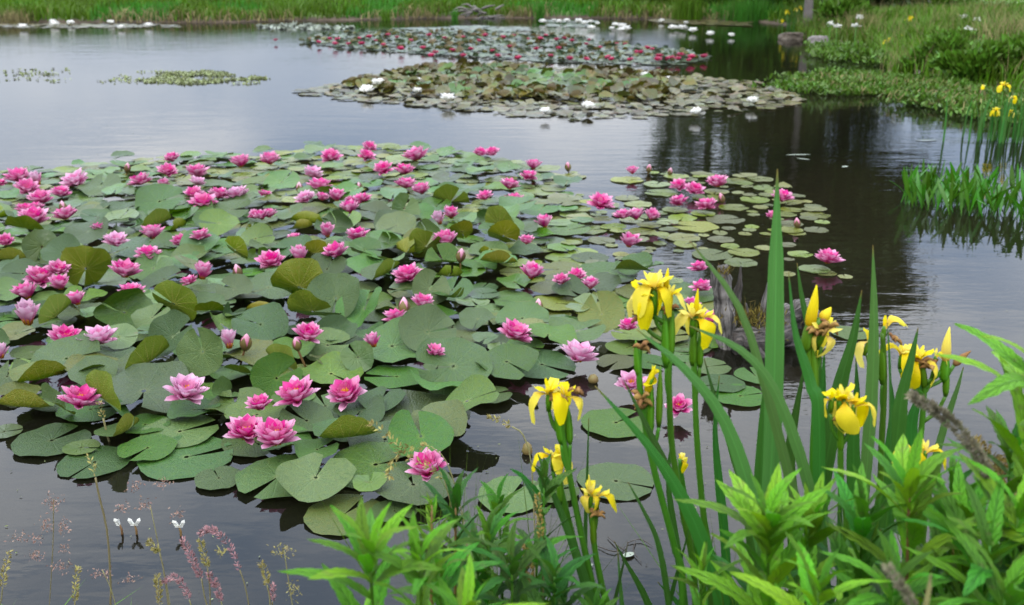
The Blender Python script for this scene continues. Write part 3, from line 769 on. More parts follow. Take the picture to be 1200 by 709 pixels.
# open lilies of the big patch: photo pixel x, y, width, kind, what sets it apart
FL = [
 (325, 513, 62, 'near', 'nearest front lily, right one of the touching pair'),
 (288, 507, 54, 'near', 'left one of the touching pair at the front'),
 (502, 550, 52, 'near', 'lone lily half hidden by the leafy shoots at the front'),
 (350, 464, 56, 'near', 'broad lily left of the other broad front lily'),
 (409, 462, 54, 'near', 'broad lily crossed by a bent grass stem'),
 (305, 476, 34, 'near', 'smaller lily behind the touching front pair'),
 (218, 460, 56, 'nearpale', 'pale pink lily in front of the bright upright leaf'),
 (93, 470, 52, 'near', 'deep pink front lily nearest the left edge'),
 (676, 417, 54, 'nearpale', 'pale large lily alone on open water by the irises'),
 (76, 398, 46, 'near', 'deep pink left one of two side by side'),
 (119, 397, 46, 'nearpale', 'pale right one of two side by side at left'),
 (740, 450, 42, 'nearpale', 'lily behind the lower iris stems'),
 (795, 477, 36, 'near', 'lily right of the iris stems low on the water'),
 (361, 394, 40, 'near', 'lily beside a drooping spent bud, mid patch'),
 (602, 393, 36, 'mid', 'lily behind the broad pad left of the pale lily'),
 (34, 377, 28, 'half', 'half open cup at the left edge'),
 (269, 406, 22, 'half', 'half open lily next to the plump bud'),
 (287, 402, 18, 'bud', 'plump pink bud behind the bright upright leaf'),
 (349, 403, 14, 'bud', 'drooping spent bud below an open lily'),
 (474, 355, 22, 'tallbud', 'tall whitish bud standing on its stem'),
 (494, 357, 26, 'mid', 'lily right behind the tall whitish bud'),
 (465, 374, 26, 'mid', 'lily just left of the tall bud stem'),
 (439, 405, 17, 'half', 'small closing lily below the tall bud'),
 (508, 414, 22, 'mid', 'lily peeping over the large front pad'),
 (303, 476, 0, '', ''),
 (2, 418, 18, 'half', 'dark red half lily cut by the left edge'),
 (48, 327, 42, 'near', 'big double bloom in the left cluster'),
 (68, 318, 24, 'mid', 'lily on the right of the big left cluster'),
 (72, 336, 26, 'mid', 'lily below right of the big left cluster'),
 (34, 346, 30, 'mid', 'pale low lily under the big left cluster'),
 (92, 354, 26, 'mid', 'lily beside the tall olive folded leaf'),
 (155, 346, 30, 'mid', 'lily behind the large dark green pad at left'),
 (146, 321, 34, 'mid', 'wide flat lily right of the olive folded leaf'),
 (237, 325, 20, 'half', 'pale half open cup, left middle'),
 (223, 331, 18, 'mid', 'low lily beside the pale half open cup'),
 (280, 319, 14, 'bud', 'round pink bud in the middle of the patch'),
 (174, 301, 27, 'mid', 'lily with a golden centre, left middle'),
 (213, 285, 21, 'mid', 'small deep pink lily, left middle'),
 (236, 278, 21, 'mid', 'lily right of the small deep pink lily'),
 (179, 277, 27, 'mid', 'lily in the clearing of large flat pads'),
 (136, 285, 25, 'pale', 'pale flattened lily half behind a pad'),
 (71, 291, 15, 'bud', 'pale bud near the left side'),
 (6, 285, 20, 'mid', 'lily cut by the left edge, halfway up'),
 (118, 268, 17, 'mid', 'small lily behind the pale flattened lily'),
 (319, 309, 30, 'mid', 'bright lily left of two smaller middle lilies'),
 (352, 306, 20, 'half', 'half open lily in the middle group'),
 (396, 298, 29, 'mid', 'bright lily right of an olive curled pad'),
 (419, 279, 27, 'mid', 'wide lily in the middle of the patch'),
 (384, 276, 17, 'half', 'pale half open lily, centre left'),
 (345, 280, 15, 'mid', 'tiny deep pink lily, centre left'),
 (524, 285, 30, 'mid', 'wide lily behind the olive curled pads'),
 (539, 300, 15, 'bud', 'deep pink bud under a wide lily'),
 (479, 325, 31, 'mid', 'bright lily in front of the olive curled pads'),
 (622, 323, 30, 'mid', 'bright lily centre right of the patch'),
 (659, 330, 20, 'mid', 'left one of three in a row, centre right'),
 (676, 325, 22, 'mid', 'middle one of three in a row, centre right'),
 (692, 336, 22, 'mid', 'right one of three in a row, centre right'),
 (631, 359, 14, 'bud', 'small bud left of the upright pads'),
 (737, 384, 22, 'mid', 'lily under the large yellow iris bloom'),
 (835, 377, 26, 'mid', 'lily against the driftwood stump'),
 (810, 357, 18, 'mid', 'lily between two yellow irises'),
 (822, 338, 22, 'mid', 'lower lily beside the grey stump'),
 (819, 315, 20, 'mid', 'upper lily beside the grey stump'),
 (736, 286, 28, 'mid', 'lone lily in front of the triple cluster'),
 (617, 284, 17, 'mid', 'small lily on the rim of the open water'),
 (639, 264, 25, 'mid', 'lily left of the open water gap'),
 (730, 254, 20, 'mid', 'left bloom of the triple cluster'),
 (746, 255, 22, 'mid', 'middle bloom of the triple cluster'),
 (762, 255, 21, 'mid', 'right bloom of the triple cluster'),
 (703, 240, 27, 'mid', 'lone lily on scattered pads, right of centre'),
 (796, 238, 21, 'mid', 'left one of the lower right pair'),
 (828, 242, 23, 'mid', 'right one of the lower right pair'),
 (796, 219, 19, 'mid', 'left one of the touching right pair'),
 (813, 224, 22, 'mid', 'right one of the touching right pair'),
 (841, 216, 25, 'mid', 'bright lily on dark water at far right rim'),
 (847, 233, 11, 'bud', 'pointed pink bud on dark water'),
 (915, 233, 24, 'mid', 'lily behind the tall iris blade'),
 (905, 254, 15, 'mid', 'small lily left of the tall iris blade'),
 (935, 262, 11, 'bud', 'small bud right of the tall iris blade'),
 (969, 305, 29, 'mid', 'lone lily farthest right on its own pad'),
 (411, 247, 24, 'mid', 'front lily of the cluster behind the centre'),
 (395, 233, 22, 'mid', 'orange centred lily of the cluster behind the centre'),
 (377, 233, 16, 'mid', 'small lily inside the cluster behind the centre'),
 (359, 234, 21, 'pale', 'pale left lily of the cluster behind the centre'),
 (412, 238, 17, 'mid', 'back lily of the cluster behind the centre'),
 (425, 235, 19, 'mid', 'right lily of the cluster behind the centre'),
 (375, 220, 26, 'mid', 'flat wide lily behind the centre cluster'),
 (366, 205, 22, 'pale', 'pale flat lily towards the back'),
 (351, 217, 13, 'tallbud', 'pale bud standing up towards the back'),
 (422, 219, 9, 'bud', 'tiny bud right of the centre cluster'),
 (310, 229, 15, 'mid', 'tiny lily left of the pale standing bud'),
 (299, 254, 16, 'mid', 'left one of three close lilies, back left of centre'),
 (308, 255, 18, 'mid', 'middle one of three close lilies, back left of centre'),
 (316, 253, 18, 'mid', 'right one of three close lilies, back left of centre'),
 (475, 218, 23, 'mid', 'left one of a close pair, back centre'),
 (495, 225, 22, 'mid', 'right one of a close pair, back centre'),
 (450, 200, 21, 'mid', 'left one of the rear centre pair'),
 (474, 202, 22, 'mid', 'right one of the rear centre pair'),
 (489, 185, 28, 'mid', 'widest lily on the rear rim'),
 (432, 174, 17, 'mid', 'farthest back lily on the rear rim'),
 (429, 184, 18, 'mid', 'lily just below the farthest back one'),
 (389, 185, 22, 'mid', 'lily left of the farthest back one'),
 (317, 190, 23, 'mid', 'right one of two on the rear rim, left half'),
 (283, 193, 24, 'mid', 'left one of two on the rear rim, left half'),
 (562, 181, 17, 'mid', 'left half of the joined pair on the rear rim'),
 (577, 180, 17, 'mid', 'right half of the joined pair on the rear rim'),
 (569, 232, 18, 'mid', 'small lily alone right of the back centre'),
 (596, 219, 22, 'mid', 'upper one of two stacked at the patch middle rear'),
 (603, 237, 21, 'mid', 'lower one of two stacked at the patch middle rear'),
 (529, 253, 22, 'mid', 'lily above the large green central pad'),
 (516, 261, 16, 'half', 'half open lily above the large central pad'),
 (625, 196, 19, 'mid', 'back one of two beside open water'),
 (619, 208, 19, 'mid', 'front one of two beside open water'),
 (666, 196, 10, 'bud', 'small bud alone near open water'),
 (741, 202, 15, 'mid', 'small lily near the tree reflection'),
 (760, 198, 9, 'bud', 'tiny pale bud near the tree reflection'),
 (785, 201, 8, 'bud', 'tiny brown bud on the dark reflection'),
 (203, 187, 18, 'mid', 'small lily on the rear rim, left'),
 (149, 195, 11, 'tallbud', 'whitish bud on the rear rim, left'),
 (196, 202, 21, 'mid', 'lily below the small rear one, left'),
 (165, 214, 24, 'mid', 'lily below the whitish rear bud'),
 (193, 220, 13, 'half', 'half open bud between two left lilies'),
 (172, 230, 14, 'bud', 'pale closed bud, left rear'),
 (231, 205, 27, 'mid', 'top one of three stacked, left of centre'),
 (231, 215, 18, 'pale', 'middle one of three stacked, left of centre'),
 (228, 229, 21, 'mid', 'bottom one of three stacked, left of centre'),
 (240, 240, 29, 'mid', 'golden centred lily under the three stacked ones'),
 (256, 230, 23, 'mid', 'left one of two right of the three stacked'),
 (279, 230, 26, 'pale', 'right one of two right of the three stacked'),
 (296, 254, 0, '', ''),
 (22, 210, 27, 'mid', 'rear lily of the group at the left edge'),
 (32, 223, 27, 'mid', 'front lily of the group at the left edge'),
 (46, 215, 16, 'half', 'half open lily of the left edge group'),
 (0, 216, 14, 'mid', 'lily cut by the left edge, at the rear'),
 (92, 214, 30, 'pale', 'big pale lily in the left rear'),
 (71, 228, 22, 'mid', 'lily left of the big pale rear one'),
 (49, 236, 28, 'mid', 'flat wide lily, upper left'),
 (29, 247, 19, 'mid', 'small lily low in the upper left group'),
 (41, 245, 19, 'mid', 'right small lily in the upper left group'),
 (41, 259, 34, 'mid', 'largest lily of the upper left group'),
 (78, 254, 25, 'mid', 'lily with white tips right of the upper left group'),
 (75, 243, 15, 'bud', 'pale bud above the white tipped lily'),
]
FL = [f for f in FL if f[2] > 0]
FLPOS = []
for (x, y, w, k, dsc) in FL:
    p = at(x, y + w * 0.10, 0.03)
    FLPOS.append(p)

POLY_A = [(-170, 222), (0, 212), (60, 201), (150, 190), (300, 182), (430, 172), (520, 178), (590, 188), (640, 200), (668, 225), (690, 262),
          (690, 300), (730, 318), (800, 332), (836, 360), (846, 400), (800, 425), (720, 432), (690, 405), (640, 440), (575, 448), (548, 468), (548, 500), (520, 520),
          (490, 560), (480, 600), (430, 612), (370, 600), (330, 582), (275, 560), (190, 545), (140, 542), (105, 552), (82, 535), (24, 515), (38, 470),
          (0, 435), (-170, 450)]
POLY_B = [(590, 186), (660, 205), (720, 197), (800, 203), (870, 204), (925, 226), (972, 250), (968, 268), (905, 280), (940, 290), (930, 305), (880, 306), (850, 318), (800, 332),
          (735, 318), (690, 300), (690, 262), (668, 225), (620, 205)]

# pads read one by one from the photograph: x, y, width px, kind, yaw, tilt degrees, tilt direction degrees (-90 leans towards the camera)
PX = [
 (60, 512, 88, 'flat', 60, 3, 0), (66, 482, 52, 'cup', 60, 55, 30), (4, 500, 42, 'flat', 20, 0, 0), (110, 536, 84, 'flat', 250, 1, 0), (142, 512, 58, 'fold', 30, 8, 60),
 (218, 531, 110, 'flat', 25, 2, -60), (256, 556, 58, 'flat', 120, 1, 0), (170, 470, 112, 'wave', 280, 8, -80), (326, 558, 100, 'flat', 240, 3, -90),
 (403, 596, 96, 'flat', 60, 0, 0), (462, 594, 56, 'flat', 310, 0, 0), (440, 542, 108, 'flat', 20, 5, -90), (487, 488, 130, 'flat', 350, 5, -80), (372, 535, 52, 'wave', 40, 8, -60),
 (360, 504, 66, 'wave', 150, 14, -60), (405, 503, 52, 'flat', 80, 3, 0), (512, 462, 70, 'wave', 130, 18, 60), (531, 438, 92, 'wave', 200, 30, -70), (460, 418, 82, 'wave', 20, 16, -90),
 (635, 425, 82, 'flat', 330, 5, -60), (612, 377, 64, 'wave', 200, 10, -90), (668, 346, 46, 'wave', 300, 12, -90), (705, 372, 58, 'wave', 100, 38, -110), (676, 393, 68, 'wave', 20, 8, -90),
 (735, 404, 52, 'flat', 50, 4, 0), (785, 335, 68, 'flat', 90, 4, 0), (712, 318, 72, 'flat', 290, 5, -60), (755, 470, 0, 'flat', 0, 0, 0), (722, 490, 84, 'flat', 40, 1, 0),
 (868, 459, 66, 'flat', 20, 1, 0), (846, 446, 56, 'flat', 200, 1, 0), (885, 435, 50, 'flat', 100, 1, 0), (722, 558, 92, 'flat', 340, 1, -90), (600, 574, 84, 'flat', 60, 2, -90), (556, 634, 66, 'flat', 200, 0, 0), (650, 570, 60, 'flat', 20, 0, 0),
 (998, 386, 46, 'flat', 20, 2, -90), (805, 400, 60, 'flat', 200, 2, 0), (830, 425, 54, 'flat', 20, 1, 0), (760, 420, 50, 'flat', 320, 2, 0),
 (239, 426, 58, 'cup', 100, 72, -95), (204, 410, 62, 'cup', 20, 48, -120), (205, 368, 58, 'cup', 200, 68, 75), (146, 368, 70, 'fold', 180, 22, -60), (103, 331, 58, 'cup', 130, 66, 110),
 (80, 437, 80, 'wave', 20, 16, -90), (172, 440, 74, 'fold', 250, 12, -90), (306, 384, 66, 'wave', 160, 24, -80), (316, 350, 62, 'wave', 220, 14, -90), (325, 452, 60, 'cup', 40, 60, -80), (330, 440, 46, 'cup', 0, 60, 60),
 (428, 370, 62, 'cup', 70, 40, -130), (440, 402, 52, 'fold', 60, 16, 40), (384, 405, 56, 'wave', 0, 28, -100), (420, 425, 40, 'cup', 130, 50, -90), (188, 245, 58, 'wave', 20, 30, -95), (118, 225, 50, 'wave', 90, 18, -90),
 (272, 254, 46, 'wave', 0, 18, -90), (176, 264, 48, 'wave', 120, 12, -90), (466, 266, 56, 'wave', 10, 22, -90), (500, 300, 46, 'cup', 300, 60, 85), (370, 302, 36, 'cup', 200, 60, 100), (541, 275, 30, 'cup', 80, 60, 100),
 (395, 250, 0, 'flat', 0, 0, 0), (330, 215, 44, 'wave', 60, 22, -100), (530, 234, 44, 'wave', 40, 14, -90), (610, 275, 44, 'wave', 300, 14, -110), (550, 323, 40, 'wave', 200, 14, -90), (520, 318, 46, 'fold', 120, 18, 80),
 (85, 303, 40, 'wave', 60, 16, -90), (20, 312, 46, 'fold', 0, 14, 80), (60, 404, 0, 'wave', 0, 0, 0), (18, 352, 50, 'wave', 90, 14, -80), (20, 400, 44, 'wave', 40, 10, -90), (36, 410, 46, 'flat', 20, 3, 0), (30, 425, 40, 'flat', 120, 1, 0),
 (262, 460, 46, 'fold', 80, 20, 70), (280, 440, 34, 'cup', 0, 40, 60), (10, 450, 54, 'wave', 100, 12, -90), (140, 400, 44, 'wave', 10, 25, -60), (25, 473, 50, 'wave', 210, 12, -60),
 (590, 415, 40, 'wave', 100, 8, 60), (580, 360, 50, 'flat', 30, 4, 0), (560, 385, 46, 'wave', 260, 10, -90), (530, 345, 50, 'wave', 70, 14, -90), (575, 462, 52, 'flat', 30, 2, 0),
 (265, 599, 0, 'flat', 0, 0, 0), (920, 298, 0, 'flat', 0, 0, 0),
 (968, 316, 26, 'pale', 0, 0, 0), (991, 320, 18, 'pale', 90, 0, 0), (938, 294, 30, 'pale', 20, 0, 0), (956, 249, 36, 'pale', 30, 0, 0), (948, 253, 22, 'pale', 100, 0, 0), (920, 248, 28, 'pale', 0, 0, 0),
 (957, 266, 30, 'pale', 60, 0, 0), (934, 270, 22, 'pale', 20, 0, 0), (925, 259, 34, 'pale', 200, 0, 0), (922, 317, 22, 'pale', 40, 0, 0), (925, 300, 14, 'pale', 40, 0, 0),
 (800, 275, 42, 'pale', 20, 0, 0), (815, 262, 54, 'pale', 160, 0, 0), (850, 254, 46, 'pale', 20, 0, 0), (800, 252, 36, 'pale', 250, 0, 0), (860, 240, 36, 'pale', 20, 0, 0), (802, 207, 32, 'pale', 20, 0, 0), (830, 229, 40, 'pale', 90, 0, 0),
 (885, 231, 36, 'pale', 100, 0, 0), (845, 277, 32, 'pale', 10, 0, 0), (835, 295, 50, 'pale', 40, 0, 0), (872, 293, 38, 'pale', 140, 0, 0), (868, 304, 40, 'pale', 20, 0, 0), (690, 266, 44, 'pale', 20, 0, 0), (664, 279, 40, 'pale', 120, 0, 0), (705, 278, 34, 'pale', 300, 0, 0),
 (670, 204, 36, 'pale', 40, 0, 0), (735, 208, 40, 'pale', 10, 0, 0), (770, 213, 34, 'pale', 70, 0, 0), (775, 223, 40, 'pale', 160, 0, 0), (752, 268, 36, 'pale', 30, 0, 0), (735, 229, 30, 'pale', 80, 0, 0), (748, 236, 34, 'pale', 0, 0, 0),
]
PX = [p for p in PX if p[2] > 0]

pads = []         # world x, y, r, kind, yaw, tilt, tiltdir, z
def level(x, y, r):
    n = 0
    for q in pads:
        dd = math.hypot(q[0] - x, q[1] - y)
        if dd < (q[2] + r) * 0.92: n = max(n, q[8] + 1)
    return n
def put_pad(x, y, r, kind, yaw, tilt, tdir):
    lv = min(level(x, y, r), 6)
    up = {'flat': 0.0, 'pale': 0.0, 'palewave': 0.01, 'wave': 0.016, 'cup': 0.02, 'fold': 0.016}[kind]
    if kind in ('wave', 'cup', 'fold') and tilt > 6: up += R.uniform(0, 0.03)
    z = 0.004 + 0.0045 * lv + up + r * math.sin(math.radians(tilt)) * (0.72 if tilt > 6 else 0.9)
    pads.append((x, y, r, kind, yaw, tilt, tdir, z, lv))
for (x, y, w, k, yaw, tilt, td) in PX:
    p = at(x, y, 0.02 if tilt < 20 else 0.05)
    _, _, dep = topx(p)
    r = w * dep / FPX / 2
    put_pad(p.x, p.y, r, k, yaw, tilt, td)
NFIX = len(pads)
grid = {}
def near_pads(x, y):
    i, j = int(x // 0.3), int(y // 0.3)
    for a in (-1, 0, 1):
        for b in (-1, 0, 1):
            yield from grid.get((i + a, j + b), ())
for q in pads: grid.setdefault((int(q[0] // 0.3), int(q[1] // 0.3)), []).append(q)
def sow(poly, tries, rlo, rhi, spread, kinds, gap=None):
    P3 = [at(x, y) for x, y in poly]
    x0, x1 = min(p.x for p in P3), max(p.x for p in P3); y0, y1 = min(p.y for p in P3), max(p.y for p in P3)
    for _ in range(tries):
        x, y = R.uniform(x0, x1), R.uniform(y0, y1)
        u, v, dep = topx((x, y, 0))
        if not inside_px(u, v, poly): continue
        if gap is not None and mnoise.noise(Vector((x * 1.1, y * 0.9, gap[1]))) < gap[0]: continue
        r = R.uniform(rlo, rhi)
        if any(math.hypot(q[0] - x, q[1] - y) < spread * (q[2] + r) for q in near_pads(x, y)): continue
        k = kinds(u, v)
        tilt, td = 0, 0
        infront = any(abs(f.x - x) < 0.11 and -0.05 < f.y - y < 0.24 for f in FLPOS)
        if infront and k in ('cup', 'fold'): k = 'flat'
        if k == 'flat' or k.startswith('pale'): tilt, td = R.uniform(0, 4), R.uniform(0, 360)
        elif k == 'wave': tilt, td = (R.uniform(5, 27) if not infront else R.uniform(1, 6)), R.choice([R.uniform(-140, -40), R.uniform(-140, -40), R.uniform(0, 360)])
        if k == 'wave' and v < 236: tilt *= 0.35
        if k == 'cup': tilt, td = R.uniform(25, 66), R.choice([R.uniform(-130, -50), R.uniform(50, 130)])
        elif k == 'fold': tilt, td = R.uniform(3, 18), R.uniform(0, 360)
        put_pad(x, y, r, k, R.uniform(0, 360), tilt, td)
        grid.setdefault((int(x // 0.3), int(y // 0.3)), []).append(pads[-1])
def kinds_a(u, v):
    q = R.random()
    if v < 212 or u > 600: return 'pale' if q < 0.62 else ('flat' if q < 0.8 else 'wave')
    if v < 236: return 'pale' if q < 0.35 else ('flat' if q < 0.75 else 'wave')
    if v < 262: return 'pale' if q < 0.22 else ('flat' if q < 0.55 else ('wave' if q < 0.85 else ('cup' if q < 0.91 else 'fold')))
    return 'flat' if q < 0.30 else ('wave' if q < 0.72 else ('cup' if q < 0.84 else 'fold'))
sow(POLY_A, 9000, 0.070, 0.115, 0.545, kinds_a)
sow(POLY_A, 9000, 0.045, 0.070, 0.66, kinds_a)
sow(POLY_B, 2600, 0.050, 0.088, 0.80, lambda u, v: 'pale' if R.random() < 0.92 else 'palewave', (0.02, 3.3))
sow(POLY_B, 900, 0.025, 0.05, 0.9, lambda u, v: 'pale', (-0.2, 3.3))
for f, (x, y, w, k, dsc) in zip(FLPOS, FL):       # a lily on open water brings its own leaf
    if x > 690 and y < 310:
        if not any(math.hypot(q[0] - f.x, q[1] - f.y) < q[2] + 0.02 for q in pads):
            put_pad(f.x + R.uniform(-0.08, 0.08), f.y - 0.03, R.uniform(0.07, 0.09), 'pale', R.uniform(0, 360), 0, 0)

def pad_matrix(q):
    x, y, r, k, yaw, tilt, td, z, lv = q
    a = math.radians(td)
    axis = Vector((-math.sin(a), math.cos(a), 0))
    return Matrix.Translation((x, y, z)) @ Matrix.Rotation(math.radians(tilt), 4, axis) @ Matrix.Rotation(math.radians(yaw), 4, 'Z') @ Matrix.Diagonal((r, r, r, 1))

def apparent(q):
    u, v, dep = topx((q[0], q[1], q[7]))
    vis = -30 < u < 1230 and v < 730
    return (2 * q[2] * FPX / dep) if vis else 0
order = sorted(range(len(pads)), key=lambda i: -apparent(pads[i]))
singles, rest = order[:300], order[300:]
LOOK = {'flat': 'flat green pad', 'pale': 'pale flat pad', 'palewave': 'pale ruffled pad', 'wave': 'wavy green pad',
        'cup': 'upturned pad', 'fold': 'folded olive pad'}
labs = {}
for i in singles:
    q = pads[i]
    o = link("lily_pad", PADM[q[3]][R.randrange(len(PADM[q[3]]))])
    o.matrix_world = pad_matrix(q)
    j = min(range(len(FL)), key=lambda n: (FLPOS[n].x - q[0]) ** 2 + (FLPOS[n].y - q[1]) ** 2)
    dx, dy = q[0] - FLPOS[j].x, q[1] - FLPOS[j].y
    rel = ('right of' if dx > 0 else 'left of') if abs(dx) > abs(dy) else ('behind' if dy > 0 else 'before')
    labs.setdefault((LOOK[q[3]], rel, FL[j][4]), []).append((math.hypot(dx, dy), o))
for (look, rel, dsc), lst in labs.items():
    lst.sort(key=lambda e: e[0])
    for n, (_, o) in enumerate(lst):
        pre = '' if len(lst) == 1 else ('nearer ' if n == 0 else ('farther ' if len(lst) == 2 else ('second ' if n == 1 else 'farthest ')))
        lab = "%s%s %s the %s" % (pre, look, rel, dsc)
        if len(lab.split()) > 16: lab = lab.replace(' the ', ' ', 1)
        if len(lab.split()) > 16: lab = ' '.join(lab.split()[:16])
        tag(o, lab, "lily pad", "lily pads of the big pink lily patch")

def pads_joined(name, lst, mats, variants):
    """the smaller leaves of a patch, joined: each keeps its own shape"""
    Vs, Fs, Ts, UVs, off = [], [], [], [], 0
    cache = {}
    for q, me in lst:
        if me.name not in cache:
            v = np.zeros(len(me.vertices) * 3); me.vertices.foreach_get("co", v)
            f = np.array([p.vertices[:] for p in me.polygons])
            uv = np.zeros((len(me.vertices), 2)); raw = np.zeros(len(me.loops) * 2); me.uv_layers[0].data.foreach_get("uv", raw)
            idx = np.zeros(len(me.loops), dtype=np.int32); me.loops.foreach_get("vertex_index", idx); uv[idx] = raw.reshape(-1, 2)
            cache[me.name] = (v.reshape(-1, 3), f, uv)
        v, f, uv = cache[me.name]
        mt = np.array(pad_matrix(q))
        Vs.append(v @ mt[:3, :3].T + mt[:3, 3]); Fs.append(f + off); UVs.append(uv)
        Ts.append(np.full(len(v), R.random())); off += len(v)
    return tag(link(name, bulk_mesh(name, np.concatenate(Vs), [np.concatenate(Fs)], np.concatenate(Ts), mats, np.concatenate(UVs))), kind='stuff')
SM = {k: [pad_mesh({'pale': 'flat', 'palewave': 'wave'}.get(k, k), 500 + i + len(k), M['pad'], 3, 16) for i in range(3)] for k in ('flat', 'wave', 'cup', 'fold', 'pale', 'palewave')}
g_ = [(pads[i], SM[pads[i][3]][R.randrange(3)]) for i in rest if not pads[i][3].startswith('pale')]
p_ = [(pads[i], SM[pads[i][3]][R.randrange(3)]) for i in rest if pads[i][3].startswith('pale')]
pads_joined("small_lily_pads", g_, M['pad'], None)
pads_joined("small_lily_pads", p_, M['pad_pale'], None)

# the olive island and the red-flowered patch farther out
def far_patch(name, poly, n, rlo, rhi, kinds, mat, gap=None, spread=0.0, zmax=0.0):
    lst = []
    tries = 0
    P = scatter_px(n, poly)
    for x, y in P:
        if gap is not None and mnoise.noise(Vector((x * gap[2], y * gap[2], gap[1]))) < gap[0]: continue
        k = R.choice(kinds); r = R.uniform(rlo, rhi)
        tilt = {'flat': R.uniform(0, 4), 'wave': R.uniform(4, 16), 'cup': R.uniform(12, 38), 'fold': R.uniform(4, 14)}[k]
        z = 0.004 + R.random() * 0.008 + (R.uniform(0.0, zmax) if k != 'flat' else 0) + r * math.sin(math.radians(tilt)) * 0.75
        lst.append(((x, y, r, k, R.uniform(0, 360), tilt, R.choice([R.uniform(-150, -30), R.uniform(-150, -30), R.uniform(0, 360)]), z, 0), SM[k][R.randrange(3)]))
    pads_joined(name, lst, mat, None)
ISL = [(372, 103), (420, 90), (480, 80), (540, 75), (620, 80), (720, 84), (800, 90), (880, 96), (930, 110), (945, 121), (900, 128), (840, 134), (760, 139), (680, 141), (600, 136), (520, 128), (450, 122), (395, 117)]
far_patch("island_lily_pads", ISL, 1700, 0.045, 0.09, ['flat', 'flat', 'flat', 'wave'], M['pad_grey'])
far_patch("island_lily_pads", [(400, 104), (440, 92), (500, 82), (550, 78), (640, 82), (740, 88), (800, 95), (815, 108), (770, 120), (680, 122), (600, 119), (520, 117), (450, 110)],
          1250, 0.06, 0.10, ['wave', 'wave', 'cup', 'fold', 'fold'], M['pad_olive'], (-0.30, 5.0, 0.9), 0, 0.04)
far_patch("island_lily_pads", [(440, 108), (480, 92), (560, 84), (700, 90), (780, 100), (700, 116), (600, 116), (500, 113)],
          420, 0.06, 0.10, ['wave', 'wave', 'cup'], M['pad'], (-0.1, 9.0, 1.3), 0, 0.04)
far_patch("island_lily_pads", [(345, 107), (375, 103), (395, 112), (370, 114)], 26, 0.06, 0.1, ['flat'], M['pad_grey'])
RED = [(352, 50), (378, 42), (440, 38), (560, 37), (660, 42), (740, 54), (800, 60), (832, 69), (800, 76), (740, 77), (640, 73), (560, 68), (470, 62), (400, 56)]
far_patch("far_lily_pads", RED, 3000, 0.055, 0.10, ['flat', 'flat', 'flat', 'flat', 'wave', 'fold'], M['pad_far'], (-0.5, 2.0, 0.7), 0, 0.02)
far_patch("far_lily_pads", [(-40, 29), (40, 28), (200, 29), (215, 32), (150, 33), (60, 33), (-40, 33)], 260, 0.08, 0.13, ['flat'], M['pad_grey'])
far_patch("far_lily_pads", [(640, 24), (700, 25), (690, 33), (640, 31)], 90, 0.1, 0.14, ['flat'], M['pad_far'], (-0.1, 2.0, 1.0))
far_patch("far_lily_pads", [(762, 23), (800, 22), (878, 27), (878, 31), (820, 29), (770, 27)], 260, 0.1, 0.15, ['flat'], M['pad_grey'])
far_patch("far_lily_pads", [(450, 33), (560, 31), (640, 34), (600, 38), (500, 37)], 260, 0.1, 0.15, ['flat'], M['pad_far'], (-0.2, 8.0, 0.5))

# ------------------------------------------------------------------ water lilies: flowers
def petal_mesh(ln, wd, cup, seed, name, mat, nv=6, nu=5, curl=0.1):
    """one pointed, boat-shaped petal along +X with its base at the origin"""
    r_ = random.Random(seed)
    vs, uvs = [], []
    for j in range(nv):
        v = j / (nv - 1)
        w = wd * (0.30 + 0.70 * math.sin(math.pi * min(1, v ** 0.85 * 0.62 + 0.05))) * (1 - max(0, (v - 0.66) / 0.34) ** 2.3)
        w = max(w, wd * 0.03)
        for i in range(nu):
            u = i / (nu - 1) * 2 - 1
            vs.append((ln * v, u * w / 2, cup * wd * (abs(u) ** 1.7) * math.sin(math.pi * min(1, 0.15 + v * 0.8)) + curl * ln * v * v))
            uvs.append((u * 0.5 + 0.5, v))
    mb = MB(); mb.add(vs, grid_faces(nu, nv), 0.0, uvs)
    return mb, mb.mesh(name, mat)

WHORLS = [('outer', 6, 0.078, 0.037, 8, 24), ('outer', 8, 0.077, 0.036, 26, 40), ('mid', 9, 0.070, 0.034, 40, 52), ('inner', 8, 0.054, 0.027, 52, 64)]
SEPALS = (4, 0.072, 0.030, 2, 12)
def petal_mats(pale): return {k: M[k + ('_p' if pale else '')] for k in ('outer', 'mid', 'inner')}
PET = {}
for pale in (0, 1):
    for w in ('outer', 'mid', 'inner'):
        PET[(w, pale)] = [petal_mesh(1.0, 0.44, 0.42, 40 + i, "petal", petal_mats(pale)[w], curl=0.14 + 0.05 * i)[1] for i in range(3)]
PET['sepal'] = [petal_mesh(1.0, 0.42, 0.35, 60 + i, "sepal", M['outer_p'], curl=0.08)[1] for i in range(2)]
def stamen_mesh(n=26, name="stamens"):
    mb = MB()
    r_ = random.Random(n)
    for i in range(n):
        a = 2.399 * i; q = math.sqrt((i + 0.5) / n) * 0.019
        b0 = Vector((q * math.cos(a) * 0.6, q * math.sin(a) * 0.6, 0.004)); t = Vector((q * math.cos(a), q * math.sin(a), 0.034 + 0.005 * r_.random() - q * 0.3))
        tube(mb, [b0, (b0 + t) / 2 + Vector((0, 0, 0.004)), t], [0.0018, 0.0022, 0.0016], 4, tint=r_.random())
    return mb.mesh(name, M['stamen'])
STAMEN = stamen_mesh()

def petal_transform(az, elev, ln, wid, z0=0.004):
    """a petal set at azimuth az, rising at elev"""
    return Matrix.Rotation(az, 4, 'Z') @ Matrix.Translation((0.004, 0, z0)) @ Matrix.Rotation(-elev, 4, 'Y') @ Matrix.Diagonal((ln, wid / 0.44, ln, 1))

